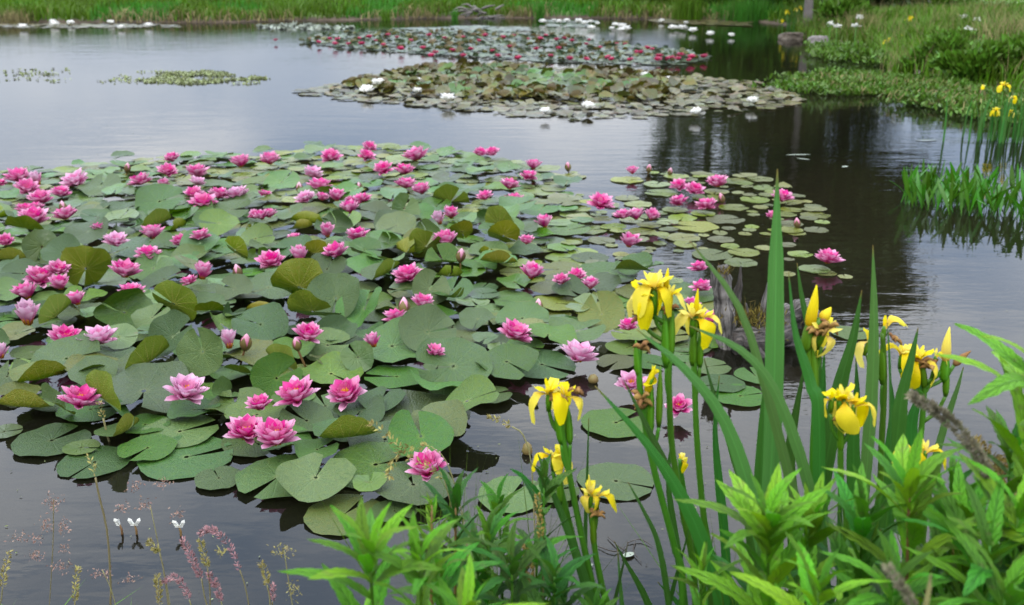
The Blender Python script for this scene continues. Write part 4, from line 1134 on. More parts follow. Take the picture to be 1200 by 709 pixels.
def bloom_spec(seed, openness=1.0):
    r_ = random.Random(seed)
    out = []
    for i in range(SEPALS[0]):
        out.append(('sepal', 2 * math.pi * (i + 0.3) / SEPALS[0] + r_.uniform(-.1, .1), math.radians(r_.uniform(SEPALS[3], SEPALS[4]) + (1 - openness) * 62), SEPALS[1], SEPALS[2]))
    for k, (w, n, ln, wd, e0, e1) in enumerate(WHORLS):
        for i in range(n):
            e = r_.uniform(e0, e1)
            e = e + (80 - e) * (1 - openness)
            out.append((w, 2 * math.pi * (i + 0.5 * (k % 2)) / n + r_.uniform(-.16, .16), math.radians(e), ln * r_.uniform(0.88, 1.08), wd * r_.uniform(0.9, 1.1)))
    return out

def whorl_meshes(seed, openness, pale):
    """a bloom as three parts: outer petals, inner petals and stamens (for lilies too small to show single petals)"""
    mbs = {'outer': MB(), 'inner': MB()}
    base = {}
    for w in ('outer', 'mid', 'inner', 'sepal'):
        base[w] = petal_mesh(1.0, 0.44, 0.42, 3, "tmp", M['mid'], 5, 3, 0.16)
        bpy.data.meshes.remove(base[w][1])
    for (w, az, el, ln, wd) in bloom_spec(seed, openness):
        mt = petal_transform(az, el, ln, wd)
        src = base[w][0]
        dst = mbs['outer'] if w in ('outer', 'sepal') else mbs['inner']
        mi = 0 if w in ('outer', 'sepal') else (0 if w == 'mid' else 1)
        dst.add([mt @ Vector(p) for p in src.v], src.f, R.random(), src.uv, mi)
    pm = petal_mats(pale)
    return (mbs['outer'].mesh("outer_petals", [pm['outer']]), mbs['inner'].mesh("inner_petals", [pm['mid'], pm['inner']]))
WH = {('mid', s): whorl_meshes(70 + s, 1.0 - 0.075 * s, 0) for s in range(6)}
WH.update({('pale', s): whorl_meshes(80 + s, 0.95 - 0.05 * s, 1) for s in range(2)})
WH.update({('half', s): whorl_meshes(90 + s, 0.40 - 0.1 * s, s) for s in range(2)})

def bud_mesh(name, mat, sep=True):
    mb = MB()
    path = [Vector((0, 0, z)) for z in (-0.004, 0.004, 0.014, 0.026, 0.038, 0.048, 0.055)]
    tube(mb, path, [0.004, 0.011, 0.0165, 0.0175, 0.0135, 0.007, 0.0012], 10)
    return mb.mesh(name, mat)
def bud_sepals():
    mb = MB()
    prof = [(-.005, .0048), (.003, .0125), (.014, .0182), (.026, .0192), (.036, .0160)]
    for q in range(4):                                    # four sepals hug the lower bud, each ending in a point
        vs, uvs = [], []
        for j, (z, r) in enumerate(prof + [(.044, .0110)]):
            hw = (0.80, .80, .78, .66, .40, .06)[j]
            for c in (-1, -.5, 0, .5, 1):
                a = q * math.pi / 2 + c * hw; vs.append((r * 1.05 * math.cos(a), r * 1.05 * math.sin(a), z)); uvs.append((c * .5 + .5, j / 5))
        mb.add(vs, grid_faces(5, 6), 0.22 * q, uvs)
    return mb.mesh("bud_sepals", M['sepal'])
BUD, BUDS = bud_mesh("petals", M['bud']), bud_sepals()
def stem_child(root, h, r=0.004):
    mb = MB(); tube(mb, smooth_path([Vector((0.01, 0.01, -h - 0.05)), Vector((0.004, 0, -h * 0.4)), Vector((0, 0, 0.004))], 7), r, 6)
    return mb.obj("stem", M['stem_red'], root)

nf = 0
for (x, y, w, k, dsc), p in zip(FL, FLPOS):
    _, _, dep = topx(p)
    size = w * dep / FPX                                    # true width of this bloom
    zb = 0.02 + 0.012 * R.random()
    near = [q for q in pads if math.hypot(q[0] - p.x, q[1] - p.y) < 0.16]
    if near: zb = max(zb, min(0.10, max(q[7] for q in near) + 0.012))
    pp = at(x, y + w * 0.14, zb)
    yaw = R.uniform(0, 6.28)
    lab = "pink water lily, " + dsc
    if k == 'tallbud': lab = "water lily, " + dsc
    t = thing("water_lily", lab, "water lily", pp, 0, "water lilies of the big pink patch")
    t.rotation_euler = (R.uniform(-0.10, 0.34), R.uniform(-0.26, 0.26), 0)
    t.rotation_euler = (Matrix.Rotation(t.rotation_euler.x, 3, 'X') @ Matrix.Rotation(t.rotation_euler.y, 3, 'Y') @ Matrix.Rotation(yaw, 3, 'Z')).to_euler()
    if k.startswith('near'):
        pale = 1 if k == 'nearpale' else 0
        s = size / 0.150
        for (wh, az, el, ln, wd) in bloom_spec(1000 + nf, R.uniform(0.86, 1.0)):
            me = PET['sepal'][R.randrange(2)] if wh == 'sepal' else PET[(wh, pale)][R.randrange(3)]
            o = link("sepal" if wh == 'sepal' else "petal", me, t)
            o.matrix_local = petal_transform(az, el, ln * s, wd * s)
        o = link("stamens", STAMEN, t); o.scale = (s * 1.25, s * 1.25, s * 1.22)
    elif k in ('mid', 'pale', 'half'):
        var = WH[(k, R.randrange(6 if k == 'mid' else 2))]
        s = 1.27 * size / (0.150 if k != 'half' else 0.100)
        for me in var:
            o = link(me.name.split('.')[0], me, t); o.scale = (s, s, s)
        o = link("stamens", STAMEN, t); o.scale = (s, s, s)
    else:
        s = min(size / 0.052, 1.1)
        if k == 'bud': t.location.z -= 0.015
        for nm, me in (("petals", BUD), ("bud_sepals", BUDS)):
            o = link(nm, me, t); o.scale = (s, s, s * 1.05)
        if k == 'tallbud':
            h = 0.11 if y > 300 else 0.05
            pp2 = at(x, y + w * 0.6, h); t.location = pp2
            stem_child(t, h)
        t.rotation_euler = (R.uniform(-0.2, 0.2), R.uniform(-0.25, 0.25), yaw)
        if k == 'bud': stem_child(t, 0.03, 0.004)
    nf += 1

# far flowers, a few pixels each
def far_bloom(name, mat, seed):
    mb = MB()
    src, tmp = petal_mesh(1.0, 0.44, 0.42, 3, "tmp", mat, 4, 3, 0.16); bpy.data.meshes.remove(tmp)
    for (w, az, el, ln, wd) in bloom_spec(seed, 0.85):
        mt = petal_transform(az, el, ln, wd); mb.add([mt @ Vector(q) for q in src.v], src.f, R.random(), src.uv)
    return mb.mesh(name, mat)
RB = [far_bloom("red_water_lily", M['red'], 5 + i) for i in range(2)]
WB = [far_bloom("white_water_lily", M['white'], 15 + i) for i in range(2)]
redpts = [(322, 47), (372, 50), (385, 46), (392, 52), (396, 47), (410, 52), (420, 45), (425, 52), (433, 44), (440, 48), (448, 53), (455, 42), (466, 44), (470, 58), (480, 48), (495, 57),
          (502, 42), (508, 66), (512, 62), (520, 45), (530, 60), (541, 44), (545, 66), (553, 58), (560, 48), (568, 42), (577, 60), (585, 66), (590, 44), (598, 55), (603, 42), (608, 69),
          (620, 46), (628, 58), (633, 46), (640, 42), (645, 66), (652, 47), (655, 57), (660, 45), (668, 70), (672, 48), (686, 70), (690, 47), (702, 56), (712, 68), (718, 70), (724, 52),
          (733, 52), (738, 71), (745, 62), (751, 63), (758, 57), (764, 58), (770, 71), (772, 67), (780, 70), (786, 69), (795, 70), (799, 66), (806, 71), (812, 68), (825, 67), (688, 52)]
for x, y in redpts:
    p = at(x + R.uniform(-2, 2), y + 1, 0.045)
    o = link("red_water_lily", RB[R.randrange(2)], None, p, (R.uniform(-.2, .2), R.uniform(-.2, .2), R.uniform(0, 6)))
    s = R.uniform(0.65, 1.05); o.scale = (s, s, s)
    side = "left third" if x < 510 else ("middle" if x < 670 else "right third")
    row = "rear row" if y < 50 - (510 - x) * 0.01 + max(0, x - 560) * 0.05 else "front row"
    tag(o, "small red water lily, %s, %s of the distant lily patch" % (row, side), "water lily", "red water lilies of the distant patch")
for x, y, s, lab in [(430, 106, 1.1, "white water lily, leftmost on the olive pad island"), (443, 98, 1.2, "white water lily second from left on the olive pad island"), (490, 93, .75, "small white water lily at the rear of the olive island, left"),
                     (489, 106, .8, "small white water lily in the left half of the olive island"), (525, 116, 1.15, "white water lily on the front rim of the olive pad island"), (639, 130, .75, "tiny creamy water lily on the brown front rim of the island"),
                     (689, 125, .95, "white water lily on the front rim, middle of the island"), (756, 88, .9, "left one of two white lilies at the island's right rear"), (781, 92, .75, "right one of two white lilies at the island's right rear"),
                     (816, 131, .8, "white water lily floating off the island's front rim, right"), (882, 118, .9, "white water lily at the right tip of the pad island")]:
    o = link("white_water_lily", WB[R.randrange(2)], None, at(x, y + 3, 0.045), (R.uniform(-.1, .2), 0, R.uniform(0, 6))); o.scale = (s * 1.1,) * 3
    tag(o, lab, "water lily", "white water lilies on the olive island")
for x, y in [(636, 26), (649, 24), (655, 26), (664, 25), (678, 26), (685, 28), (692, 26), (700, 28), (693, 34), (717, 34), (721, 30), (729, 32), (734, 35), (727, 36), (788, 34), (793, 33), (799, 34), (804, 27), (812, 37), (832, 41), (857, 42), (775, 25), (865, 22)]:
    o = link("white_water_lily", WB[R.randrange(2)], None, at(x, y + 1, 0.02), (0, 0, R.uniform(0, 6))); s = R.uniform(1.0, 1.7); o.scale = (s, s, s)
    tag(o, "white water lily floating far out near the right back bank", "water lily", "white water lilies far out by the back bank")
for x, y in [(27, 33), (62, 26), (64, 30), (83, 28), (130, 27), (142, 33), (174, 31)]:
    o = link("white_water_lily", WB[R.randrange(2)], None, at(x, y + 1, 0.02), (0, 0, R.uniform(0, 6))); s = R.uniform(1.2, 1.8); o.scale = (s, s, s)
    tag(o, "white water lily in the narrow pad strip under the left back bank", "water lily", "white water lilies under the left back bank")

# ------------------------------------------------------------------ yellow irises at the near water's edge
def strap(path, widths, facing=Vector((0.25, -1, 0.1)), crease=0.10, twist=0.0, n=16):
    """sword leaf along a path; facing is where its flat side looks"""
    P = smooth_path(path, n)
    W = np.interp(np.linspace(0, 1, n), np.linspace(0, 1, len(widths)), widths)
    vs, uvs = [], []
    for k in range(n):
        t = (P[min(k + 1, n - 1)] - P[max(k - 1, 0)]).normalized()
        f = Matrix.Rotation(twist * k / n, 3, t) @ facing
        s = t.cross(f).normalized(); nrm = s.cross(t).normalized()
        for c in (-1, -0.5, 0, 0.5, 1):
            vs.append(P[k] + s * (c * W[k] / 2) + nrm * (crease * W[k] * (1 - abs(c)) ))
            uvs.append((c * 0.5 + 0.5, k / (n - 1)))
    mb = MB(); mb.add(vs, grid_faces(5, n), 0.0, uvs)
    return mb

def base_below(x, y, Y, z=0.03):
    p = pt(x, y, Y); return Vector((p.x, p.y, z))

def fall_petal(seed, ln=0.055, wd=0.040):
    """a drooping iris petal: narrow claw outward, broad rippled blade hanging"""
    q_ = random.Random(seed)
    reach, drop, tw, ph, rip = q_.uniform(.45, .72), q_.uniform(.85, 1.35), q_.uniform(-.5, .5), q_.uniform(0, 6), q_.uniform(.06, .13)
    vs, uvs = [], []
    n = 10
    for j in range(n):
        v = j / (n - 1)
        x = ln * (reach * math.sin(min(v * 2.1, 1.57)) + 0.10 * v); z = ln * (0.24 * math.sin(v * 2.8) - drop * max(0, v - 0.28) ** 1.12)
        w = wd * (0.22 + 0.85 * max(0, math.sin(math.pi * min(1, max(0, v - 0.16) * 1.06))) ** .8) * (1 if v < 0.97 else 0.75)
        for i in range(7):
            u = i / 6 * 2 - 1
            a = tw * v
            yy, nn = u * w / 2, -0.14 * w * abs(u) ** 2 + rip * w * math.sin(8 * v + 4 * u + ph) * (abs(u) + .25)
            vs.append((x - 0.10 * w * abs(u) * v + nn * .5 * v, yy * math.cos(a) - nn * math.sin(a) * .5, z + nn + yy * math.sin(a) * .7))
            uvs.append((u * .5 + .5, v))
    mb = MB(); mb.add(vs, grid_faces(7, n), 0.0, uvs)
    return mb
def style_arm(ln=0.030, wd=0.021):
    vs, uvs = [], []
    for j in range(6):
        v = j / 5
        x = ln * (0.95 * v); z = ln * (0.55 * math.sin(v * 2.0)); w = wd * (0.6 + 0.5 * v) * (1 if v < .95 else .8)
        for i in range(3):
            u = i - 1
            vs.append((x, u * w / 2, z - 0.28 * w * abs(u) + (0.006 * (v > .9) * abs(u)))); uvs.append((u * .5 + .5, v))
    mb = MB(); mb.add(vs, grid_faces(3, 6), 0.0, uvs); return mb
def standard(ln=0.026, wd=0.009):
    vs, uvs = [], []
    for j in range(5):
        v = j / 4
        w = wd * math.sin(math.pi * (0.15 + 0.75 * v))
        for i in range(3):
            u = i - 1
            vs.append((ln * .35 * v, u * w / 2, ln * v + 0.2 * w * abs(u))); uvs.append((u * .5 + .5, v))
    mb = MB(); mb.add(vs, grid_faces(3, 5), 0.0, uvs); return mb
FALLS = [fall_petal(int(s * 100), 0.055 * s, 0.034 * w).mesh("fall_petal", M['iris_y']) for s, w in ((1, 1), (1.12, .9), (0.92, 1.1), (1.05, 1.12), (.85, .9), (1.18, 1.0), (.98, .8))]
ARM = style_arm().mesh("style_arm", M['iris_y']); STD = standard().mesh("standard_petal", M['iris_y'])
def spindle(path, r, mat, name, seg=8):
    mb = MB(); tube(mb, smooth_path(path, 8), [r * .5, r * .95, r, r * .95, r * .8, r * .6, r * .35, r * .08], seg); return mb.mesh(name, mat)

def iris_flower(root, pos, yaw, s=1.0, droop=0.0, nfall=3, parent_name="flower", tip=(0, 0)):
    """flower: a green tube carrying falls, style arms and standards as sub-parts"""
    mb = MB(); tube(mb, [Vector((0, 0, -0.030)), Vector((0, 0, -0.014)), Vector((0, 0, 0.0)), Vector((0, 0, 0.008))], [0.0045, 0.006, 0.0055, 0.004], 8)
    f = mb.obj(parent_name, M['spathe'], root)
    f.location = pos; f.rotation_euler = (tip[0], tip[1], yaw); f.scale = (s * .82,) * 3
    for i in range(nfall):
        a = 2 * math.pi * i / 3 + R.uniform(-.15, .15)
        o = link("fall_petal", FALLS[R.randrange(len(FALLS))], f, (0, 0, 0.004), (R.uniform(-.2, .2), R.uniform(-0.35, 0.3) + droop, a))
        o = link("style_arm", ARM, f, (0, 0, 0.006), (0, R.uniform(-0.35, 0.0), a + R.uniform(-.1, .1)))
        o = link("standard_petal", STD, f, (0, 0, 0.006), (0, R.uniform(0, .3), a + 1.05))
    return f
def withered(root, pos, s=1.0):
    mb = MB()
    for i in range(7):
        a = R.uniform(0, 6.28); d_ = Vector((math.cos(a), math.sin(a), R.uniform(-.7, .9))) * 0.013 * s
        tube(mb, smooth_path([Vector((0, 0, 0)), d_ * .6 + Vector((0, 0, .004)), d_], 5), [0.003 * s, 0.0035 * s, 0.001], 5, rough=.5, seed=i, tint=R.random())
    o = mb.obj("withered_petals", M['wither'], root); o.location = pos
    return o
def spathe_part(root, a, b, r=0.009):
    """the green sheath: a flattened spindle from a to b"""
    mb = MB(); P = [a.lerp(b, k / 7) for k in range(8)]; r *= 0.66
    tube(mb, P, [r * .6, r * .95, r, r, r * .9, r * .72, r * .45, r * .1], 8)
    return mb.obj("spathe", M['spathe'], root)

def iris_stalk(label, ppx, Y, flowers=(), buds=(), spathes=(), wither=(), r=0.0045, z0=0.03, dY=0.0):
    """ppx: pixel points of the stem from top to bottom; the stem goes on down to its root"""
    pts = [pt(x, y, Y + dY * k) for k, (x, y) in enumerate(ppx)]
    last = pts[-1]; prev = pts[-2]
    foot = Vector((last.x + (last.x - prev.x) * 0.3, last.y, z0))
    t = thing("yellow_iris", label, "iris", foot, 0, "yellow irises at the near water's edge")
    W = [p - foot for p in reversed(pts)]
    mb = MB(); tube(mb, smooth_path([Vector((0, 0, -0.06))] + W, 20), [r * 1.35, r * 1.15, r, r * .85], 8)
    mb.obj("stem", M['stem'], t)
    for (x, y, yaw, s, dr, nfl, tip) in flowers: iris_flower(t, pt(x, y, Y) - foot, yaw, s, dr, nfl, tip=tip)
    for (x0, y0, x1, y1, rr) in spathes: spathe_part(t, pt(x0, y0, Y) - foot, pt(x1, y1, Y) - foot, rr)
    for (x0, y0, x1, y1, rr, col) in buds:
        a, b = pt(x0, y0, Y) - foot, pt(x1, y1, Y) - foot
        me = spindle([a, a.lerp(b, .5) + Vector((R.uniform(-.002, .002), 0, 0)), b], rr, M['iris_y'] if col == 'y' else M['wither'], "bud")
        o = link("bud" if col == 'y' else "withered_bud", me, t)
        if col == 'y':
            me2 = spindle([a - (b - a) * .55, a.lerp(b, .42)], rr * 1.04, M['spathe'], "bud_sheath"); link("bud_sheath", me2, o)
    def pedicel(q):
        low = [w for w in WW if w.z < q.z - 0.035]
        if not low: return
        e = max(low, key=lambda w: w.z)
        if (q - e).length < 0.012: return
        m_ = MB(); tube(m_, smooth_path([e, e.lerp(q, .5) + Vector(((q.x - e.x) * .18, 0, -.004)), q], 7), [r * .8, r * .7, r * .62], 7); m_.obj("pedicel", M['stem'], t)
    WW = smooth_path([Vector((0, 0, -.06))] + W, 30)
    for it in flowers: pedicel(pt(it[0], it[1], Y) - foot - Vector((0, 0, .02)))
    for it in buds: pedicel(pt(it[0], it[1], Y) - foot)
    for it in spathes: pedicel(pt(it[0], it[1], Y) - foot)
    for (x, y, s) in wither: withered(t, pt(x, y, Y - 0.005) - foot, s)
    return t
iris_stalk("yellow iris with the largest bloom, tallest left stalk", [(779, 365), (781, 400), (784, 450), (787, 520), (800, 600), (815, 700)], 1.34,
           flowers=[(766, 343, 3.6, 1.25, 0.1, 3, (0.1, 0)), (752, 352, 2.7, 1.0, 0.25, 3, (0, -.2)), (783, 350, -0.3, .8, -.1, 2, (0, .2))],
           buds=[(780, 340, 783, 314, .0045, 'y'), (757, 350, 756, 338, .004, 'y')], spathes=[(781, 430, 779, 362, .011), (786, 418, 788, 358, .009)], wither=[(751, 372, 1.2), (786, 362, 1.0)])
iris_stalk("yellow iris with upright bud, right beside the largest bloom", [(814, 372), (814, 410), (814, 450), (817, 520), (824, 600), (835, 700)], 1.37,
           flowers=[(812, 376, 3.3, 1.0, .1, 3, (0, 0)), (822, 376, -.2, .75, -.3, 2, (0, 0))], buds=[(816, 372, 818, 338, .0045, 'y')], spathes=[(812, 428, 813, 382, .010), (820, 430, 821, 390, .008)], wither=[])
iris_stalk("yellow iris with one faded low bloom and closed green sheaths", [(750, 405), (749, 430), (752, 470), (764, 540), (790, 640), (800, 700)], 1.30,
           flowers=[(765, 440, 1.0, .6, .9, 1, (0, .5))], buds=[(758, 462, 768, 428, .006, 'y')], spathes=[(748, 440, 745, 398, .008), (762, 510, 763, 440, .009), (772, 500, 774, 428, .008)], wither=[(752, 408, 1.0), (752, 468, 1.2), (752, 478, 1.0)])
iris_stalk("yellow iris left of the others, drooping double bloom high on a stalk", [(655, 475), (660, 510), (668, 560), (680, 620), (693, 680), (705, 740)], 1.30,
           flowers=[(643, 464, 3.4, .95, .25, 3, (0, 0)), (662, 467, -0.3, .8, .3, 2, (0, 0))], spathes=[(658, 520, 650, 470, .009), (668, 520, 666, 475, .008)], wither=[(653, 468, 1.2), (676, 460, 1.0)])
iris_stalk("yellow iris with its bloom spread left, above the lowest bloom", [(655, 548), (657, 570), (664, 600), (676, 650), (690, 720)], 1.34,
           flowers=[(648, 538, 3.2, .8, -.15, 2, (0, 0)), (656, 540, -.7, .85, .25, 2, (0, 0))], spathes=[(657, 590, 655, 545, .009)])
iris_stalk("lowest yellow iris at the front with two hanging petals", [(694, 592), (695, 620), (698, 650), (706, 690), (714, 740)], 1.30,
           flowers=[(692, 582, 3.7, .8, .3, 3, (0, 0)), (700, 584, -.1, .75, .1, 1, (0, 0))], buds=[(691, 520 + 60, 690, 556, .003, 'y')], spathes=[(696, 640, 694, 592, .008)], wither=[(700, 604, .9)])
iris_stalk("small yellow iris bloom low on a thin stem", [(797, 538), (799, 560), (806, 600), (816, 650), (826, 720)], 1.42,
           flowers=[(798, 541, -.8, .5, .4, 2, (0, 0))], spathes=[(800, 580, 798, 545, .006)])
iris_stalk("yellow iris with long pointed bud and hanging petal by the dark root", [(953, 400), (955, 430), (955, 470), (952, 540), (950, 620)], 1.38,
           flowers=[(964, 392, -.9, 1.05, .55, 3, (0, .3))], buds=[(948, 385, 957, 334, .0085, 'y'), (962, 375, 974, 360, .008, 'y')], spathes=[(954, 470, 953, 395, .011), (948, 440, 947, 392, .007)], wither=[(958, 386, 1.3), (972, 384, 1.2), (957, 392, 1)])
iris_stalk("yellow iris behind the second tall blade, one petal hanging left", [(1034, 390), (1036, 420), (1036, 460), (1033, 520), (1028, 600)], 1.45,
           flowers=[(1018, 402, 3.4, .85, .75, 1, (0, -.3)), (1036, 386, 0.1, .8, -.5, 1, (0, 0))], spathes=[(1034, 450, 1034, 400, .009)], wither=[(1048, 398, .9)])
iris_stalk("open yellow iris with the upright spear bud and faded bud", [(1082, 428), (1083, 460), (1080, 500), (1075, 560), (1068, 640)], 1.45,
           flowers=[(1056, 418, 2.8, .8, -.1, 3, (0, 0)), (1076, 424, 3.9, 1.0, .35, 3, (0, 0)), (1096, 420, .2, .6, -.4, 1, (0, 0))], spathes=[(1083, 455, 1080, 420, .009), (1108, 464, 1110, 420, .008)],
           buds=[(1108, 425, 1113, 383, .0075, 'y'), (1118, 428, 1138, 411, .006, 'w')], wither=[(1090, 430, 1.3), (1080, 425, 1)])
iris_stalk("low yellow iris in front of the tall blades, facing forward", [(985, 492), (985, 530), (986, 580), (990, 650)], 1.25,
           flowers=[(990, 472, 4.3, .95, .35, 3, (.35, 0)), (975, 470, 3.2, .7, 0, 1, (0, 0)), (1000, 478, -.3, .8, .3, 2, (0, 0))], buds=[(983, 470, 981, 455, .004, 'y')], spathes=[(985, 530, 985, 485, .008)], wither=[(986, 492, .9)])
iris_stalk("lowest right yellow iris among the leafy shoots", [(1076, 545), (1077, 580), (1080, 640)], 1.28,
           flowers=[(1070, 532, 3.2, .7, .2, 2, (0, 0)), (1084, 532, -.3, .75, .3, 2, (0, 0))], spathes=[(1077, 570, 1076, 545, .008)])

LEAVES = [  # pixel path from base to tip, distance, width px, material
 ([(903, 560), (907, 450), (909, 330), (911, 198)], 1.30, [19, 22, 22, 17, 1], 'p', 0.2),
 ([(1014, 560), (1022, 450), (1024, 370), (1023, 287)], 1.40, [16, 18, 15, 9, 1], 'p', -0.2),
 ([(972, 520), (985, 450), (1000, 395), (1010, 340)], 1.44, [20, 20, 14, 8, 1], 'd', -.5),
 ([(962, 690), (932, 585), (900, 465), (866, 360), (808, 282)], 1.22, [12, 13, 13, 11, 8, 1], 'p', .5),
 ([(968, 690), (948, 570), (910, 462), (868, 410), (808, 382)], 1.18, [13, 14, 14, 11, 8, 1], 'p', .3),
 ([(900, 700), (882, 590), (850, 495), (802, 432), (746, 386)], 1.2, [18, 19, 18, 13, 9, 1], 'p', .3),
 ([(850, 735), (832, 660), (802, 588), (758, 520), (697, 452)], 1.20, [20, 21, 20, 15, 9, 1], 'd', .3),
 ([(835, 690), (815, 620), (788, 560), (758, 500), (731, 445)], 1.27, [14, 14, 10, 7, 1], 'd', .3),
 ([(960, 530), (950, 450), (932, 390), (924, 318)], 1.24, [18, 17, 13, 7, 1], 'd', .2),
 ([(958, 420), (950, 390), (940, 350), (934, 308)], 1.50, [10, 10, 8, 5, 1], 'd', .2),
 ([(1048, 540), (1056, 470), (1068, 420), (1076, 384)], 1.40, [18, 18, 12, 7, 1], 'd', -.4),
 ([(1068, 560), (1068, 500), (1075, 470), (1080, 440)], 1.5, [16, 16, 12, 6, 1], 'd', -.4),
 ([(880, 620), (860, 530), (842, 480), (825, 420)], 1.4, [16, 15, 11, 6, 1], 'd', .2),
 ([(960, 620), (962, 520), (964, 460), (966, 410)], 1.45, [20, 19, 13, 7, 1], 'd', .3),
 ([(890, 610), (893, 530), (899, 450), (905, 410)], 1.45, [18, 17, 13, 6, 1], 'd', .3),
 ([(930, 620), (925, 540), (935, 470), (945, 420)], 1.42, [18, 17, 13, 6, 1], 'd', -.2),
 ([(1000, 600), (1000, 520), (1004, 460), (1003, 420)], 1.48, [18, 17, 13, 6, 1], 'd', .2),
 ([(1030, 610), (1040, 540), (1046, 480), (1043, 440)], 1.5, [17, 15, 11, 6, 1], 'd', -.2),
 ([(700, 740), (672, 640), (640, 560), (628, 545)], 1.28, [14, 13, 9, 4, 1], 'd', .2),
 ([(785, 720), (772, 640), (755, 600), (736, 565)], 1.28, [8, 8, 6, 4, 1], 'd', .2),
 ([(1098, 530), (1110, 490), (1122, 455), (1129, 430)], 1.5, [9, 9, 7, 4, 1], 'p', -.2),
 ([(850, 640), (842, 560), (838, 500), (843, 440)], 1.5, [12, 12, 9, 5, 1], 'd', .2),
 ([(800, 690), (790, 620), (783, 560), (790, 500)], 1.42, [10, 10, 8, 5, 1], 'd', .2),
 ([(690, 720), (686, 640), (688, 560), (690, 490)], 1.38, [6, 6, 5, 3, 1], 'd', .2),
 ([(1042, 700), (1043, 540), (1043, 440), (1040, 378)], 1.22, [4, 4, 3, 3, 1], 'd', .2),
]
FANS = [("tall iris leaf fan with the highest upright blade", [0, 8, 14, 15, 16]), ("iris leaf fan with two blades arching over to the left", [3, 4, 12]),
        ("broad iris leaf fan leaning left across the lily pads", [5, 6, 7, 22]), ("iris leaf fan with the second tallest blade", [1, 2, 13, 16, 9]),
        ("iris leaf fan right of the second tallest blade", [10, 11, 17, 20, 24]), ("thin iris leaves beside the left irises", [18, 19, 23]), ("dark iris leaves in front of the driftwood", [21])]
seen = set()
for lab, idx in FANS:
    b0 = pt(*LEAVES[idx[0]][0][0], LEAVES[idx[0]][1]); foot = Vector((b0.x, b0.y, 0.03))
    t = thing("iris_leaf_fan", lab, "iris leaves", foot, 0, "iris leaves at the near water's edge")
    for i in idx:
        if i in seen: continue
        seen.add(i)
        pp, Y, wpx, mk, tw = LEAVES[i]
        pts = [pt(x, y, Y) for x, y in pp]
        d0 = pts[0] - pts[1]
        low = Vector((pts[0].x + max(-.06, min(.06, d0.x * pts[0].z / max(-d0.z, .02) * .8)), pts[0].y + 0.01, 0.0))
        dep = 1.0 / FPX * Y * 1.06
        W = [w * dep for w in wpx]
        mb = strap([p - foot for p in [low] + pts], [W[0] * .9] + W, Vector((R.uniform(-.3, .3), -1, R.uniform(0, .2))), 0.10, tw)
        mb.obj("leaf", M['iris_leaf_pale' if mk == 'p' else 'iris_leaf'], t)
    for k in range(7):
        a = R.uniform(-0.09, 0.09); h = R.uniform(0.25, 0.55); lx = R.uniform(-0.12, 0.12)
        mb = strap([Vector((a, R.uniform(-.03, .05), -0.03)), Vector((a + lx * .3, R.uniform(-.03, .05), h * .5)), Vector((a + lx, R.uniform(-.06, .06), h))],
                   [0.016, 0.016, 0.012, 0.001], Vector((R.uniform(-.8, .8), -1, 0.1)), 0.1, R.uniform(-.5, .5), 10)
        mb.obj("leaf", M['iris_leaf'], t)

# ------------------------------------------------------------------ leafy plants along the near bank
def lance_mesh(seed, mat, serr=0.10, droop=0.35, fold=0.22, n=15, fat=0.24, name="leaf"):
    """unit-length serrated lance leaf along +X"""
    r_ = random.Random(seed)
    vs, uvs = [], []
    ph = r_.uniform(0, 6.28); side = r_.uniform(-.06, .06)
    for j in range(n):
        v = j / (n - 1)
        w = fat * (math.sin(math.pi * v ** 0.8) ** 0.72 if 0 < v < 1 else 0.0) + 0.006
        w *= 1 + (serr if j % 2 else -serr) * (0.2 < v < 0.97)
        z = -droop * v * v + 0.10 * math.sin(v * 2.2)
        for i, c in enumerate((-1, -.5, 0, .5, 1)):
            vs.append((v - (0.02 if abs(c) == 1 and j % 2 else 0), c * w / 2 + side * math.sin(math.pi * v), z + fold * abs(c) * w / 2 + 0.012 * abs(c) * math.sin(9 * v + ph + c)))
            uvs.append((c * .5 + .5, v))
    mb = MB(); mb.add(vs, grid_faces(5, n), 0.0, uvs)
    return mb.mesh(name, mat)
LV = {}
for mk in ('bright', 'mid', 'dark'):
    LV[mk] = [lance_mesh(11 * i + 3, M['leaf_' + mk], 0.10, 0.06 + 0.11 * i, 0.25, fat=0.165 + 0.025 * (i % 3)) for i in range(5)]
    LV[mk + 'n'] = [lance_mesh(17 * i + 3, M['leaf_' + mk], 0.06, 0.1 + 0.12 * i, 0.25, fat=0.13) for i in range(3)]

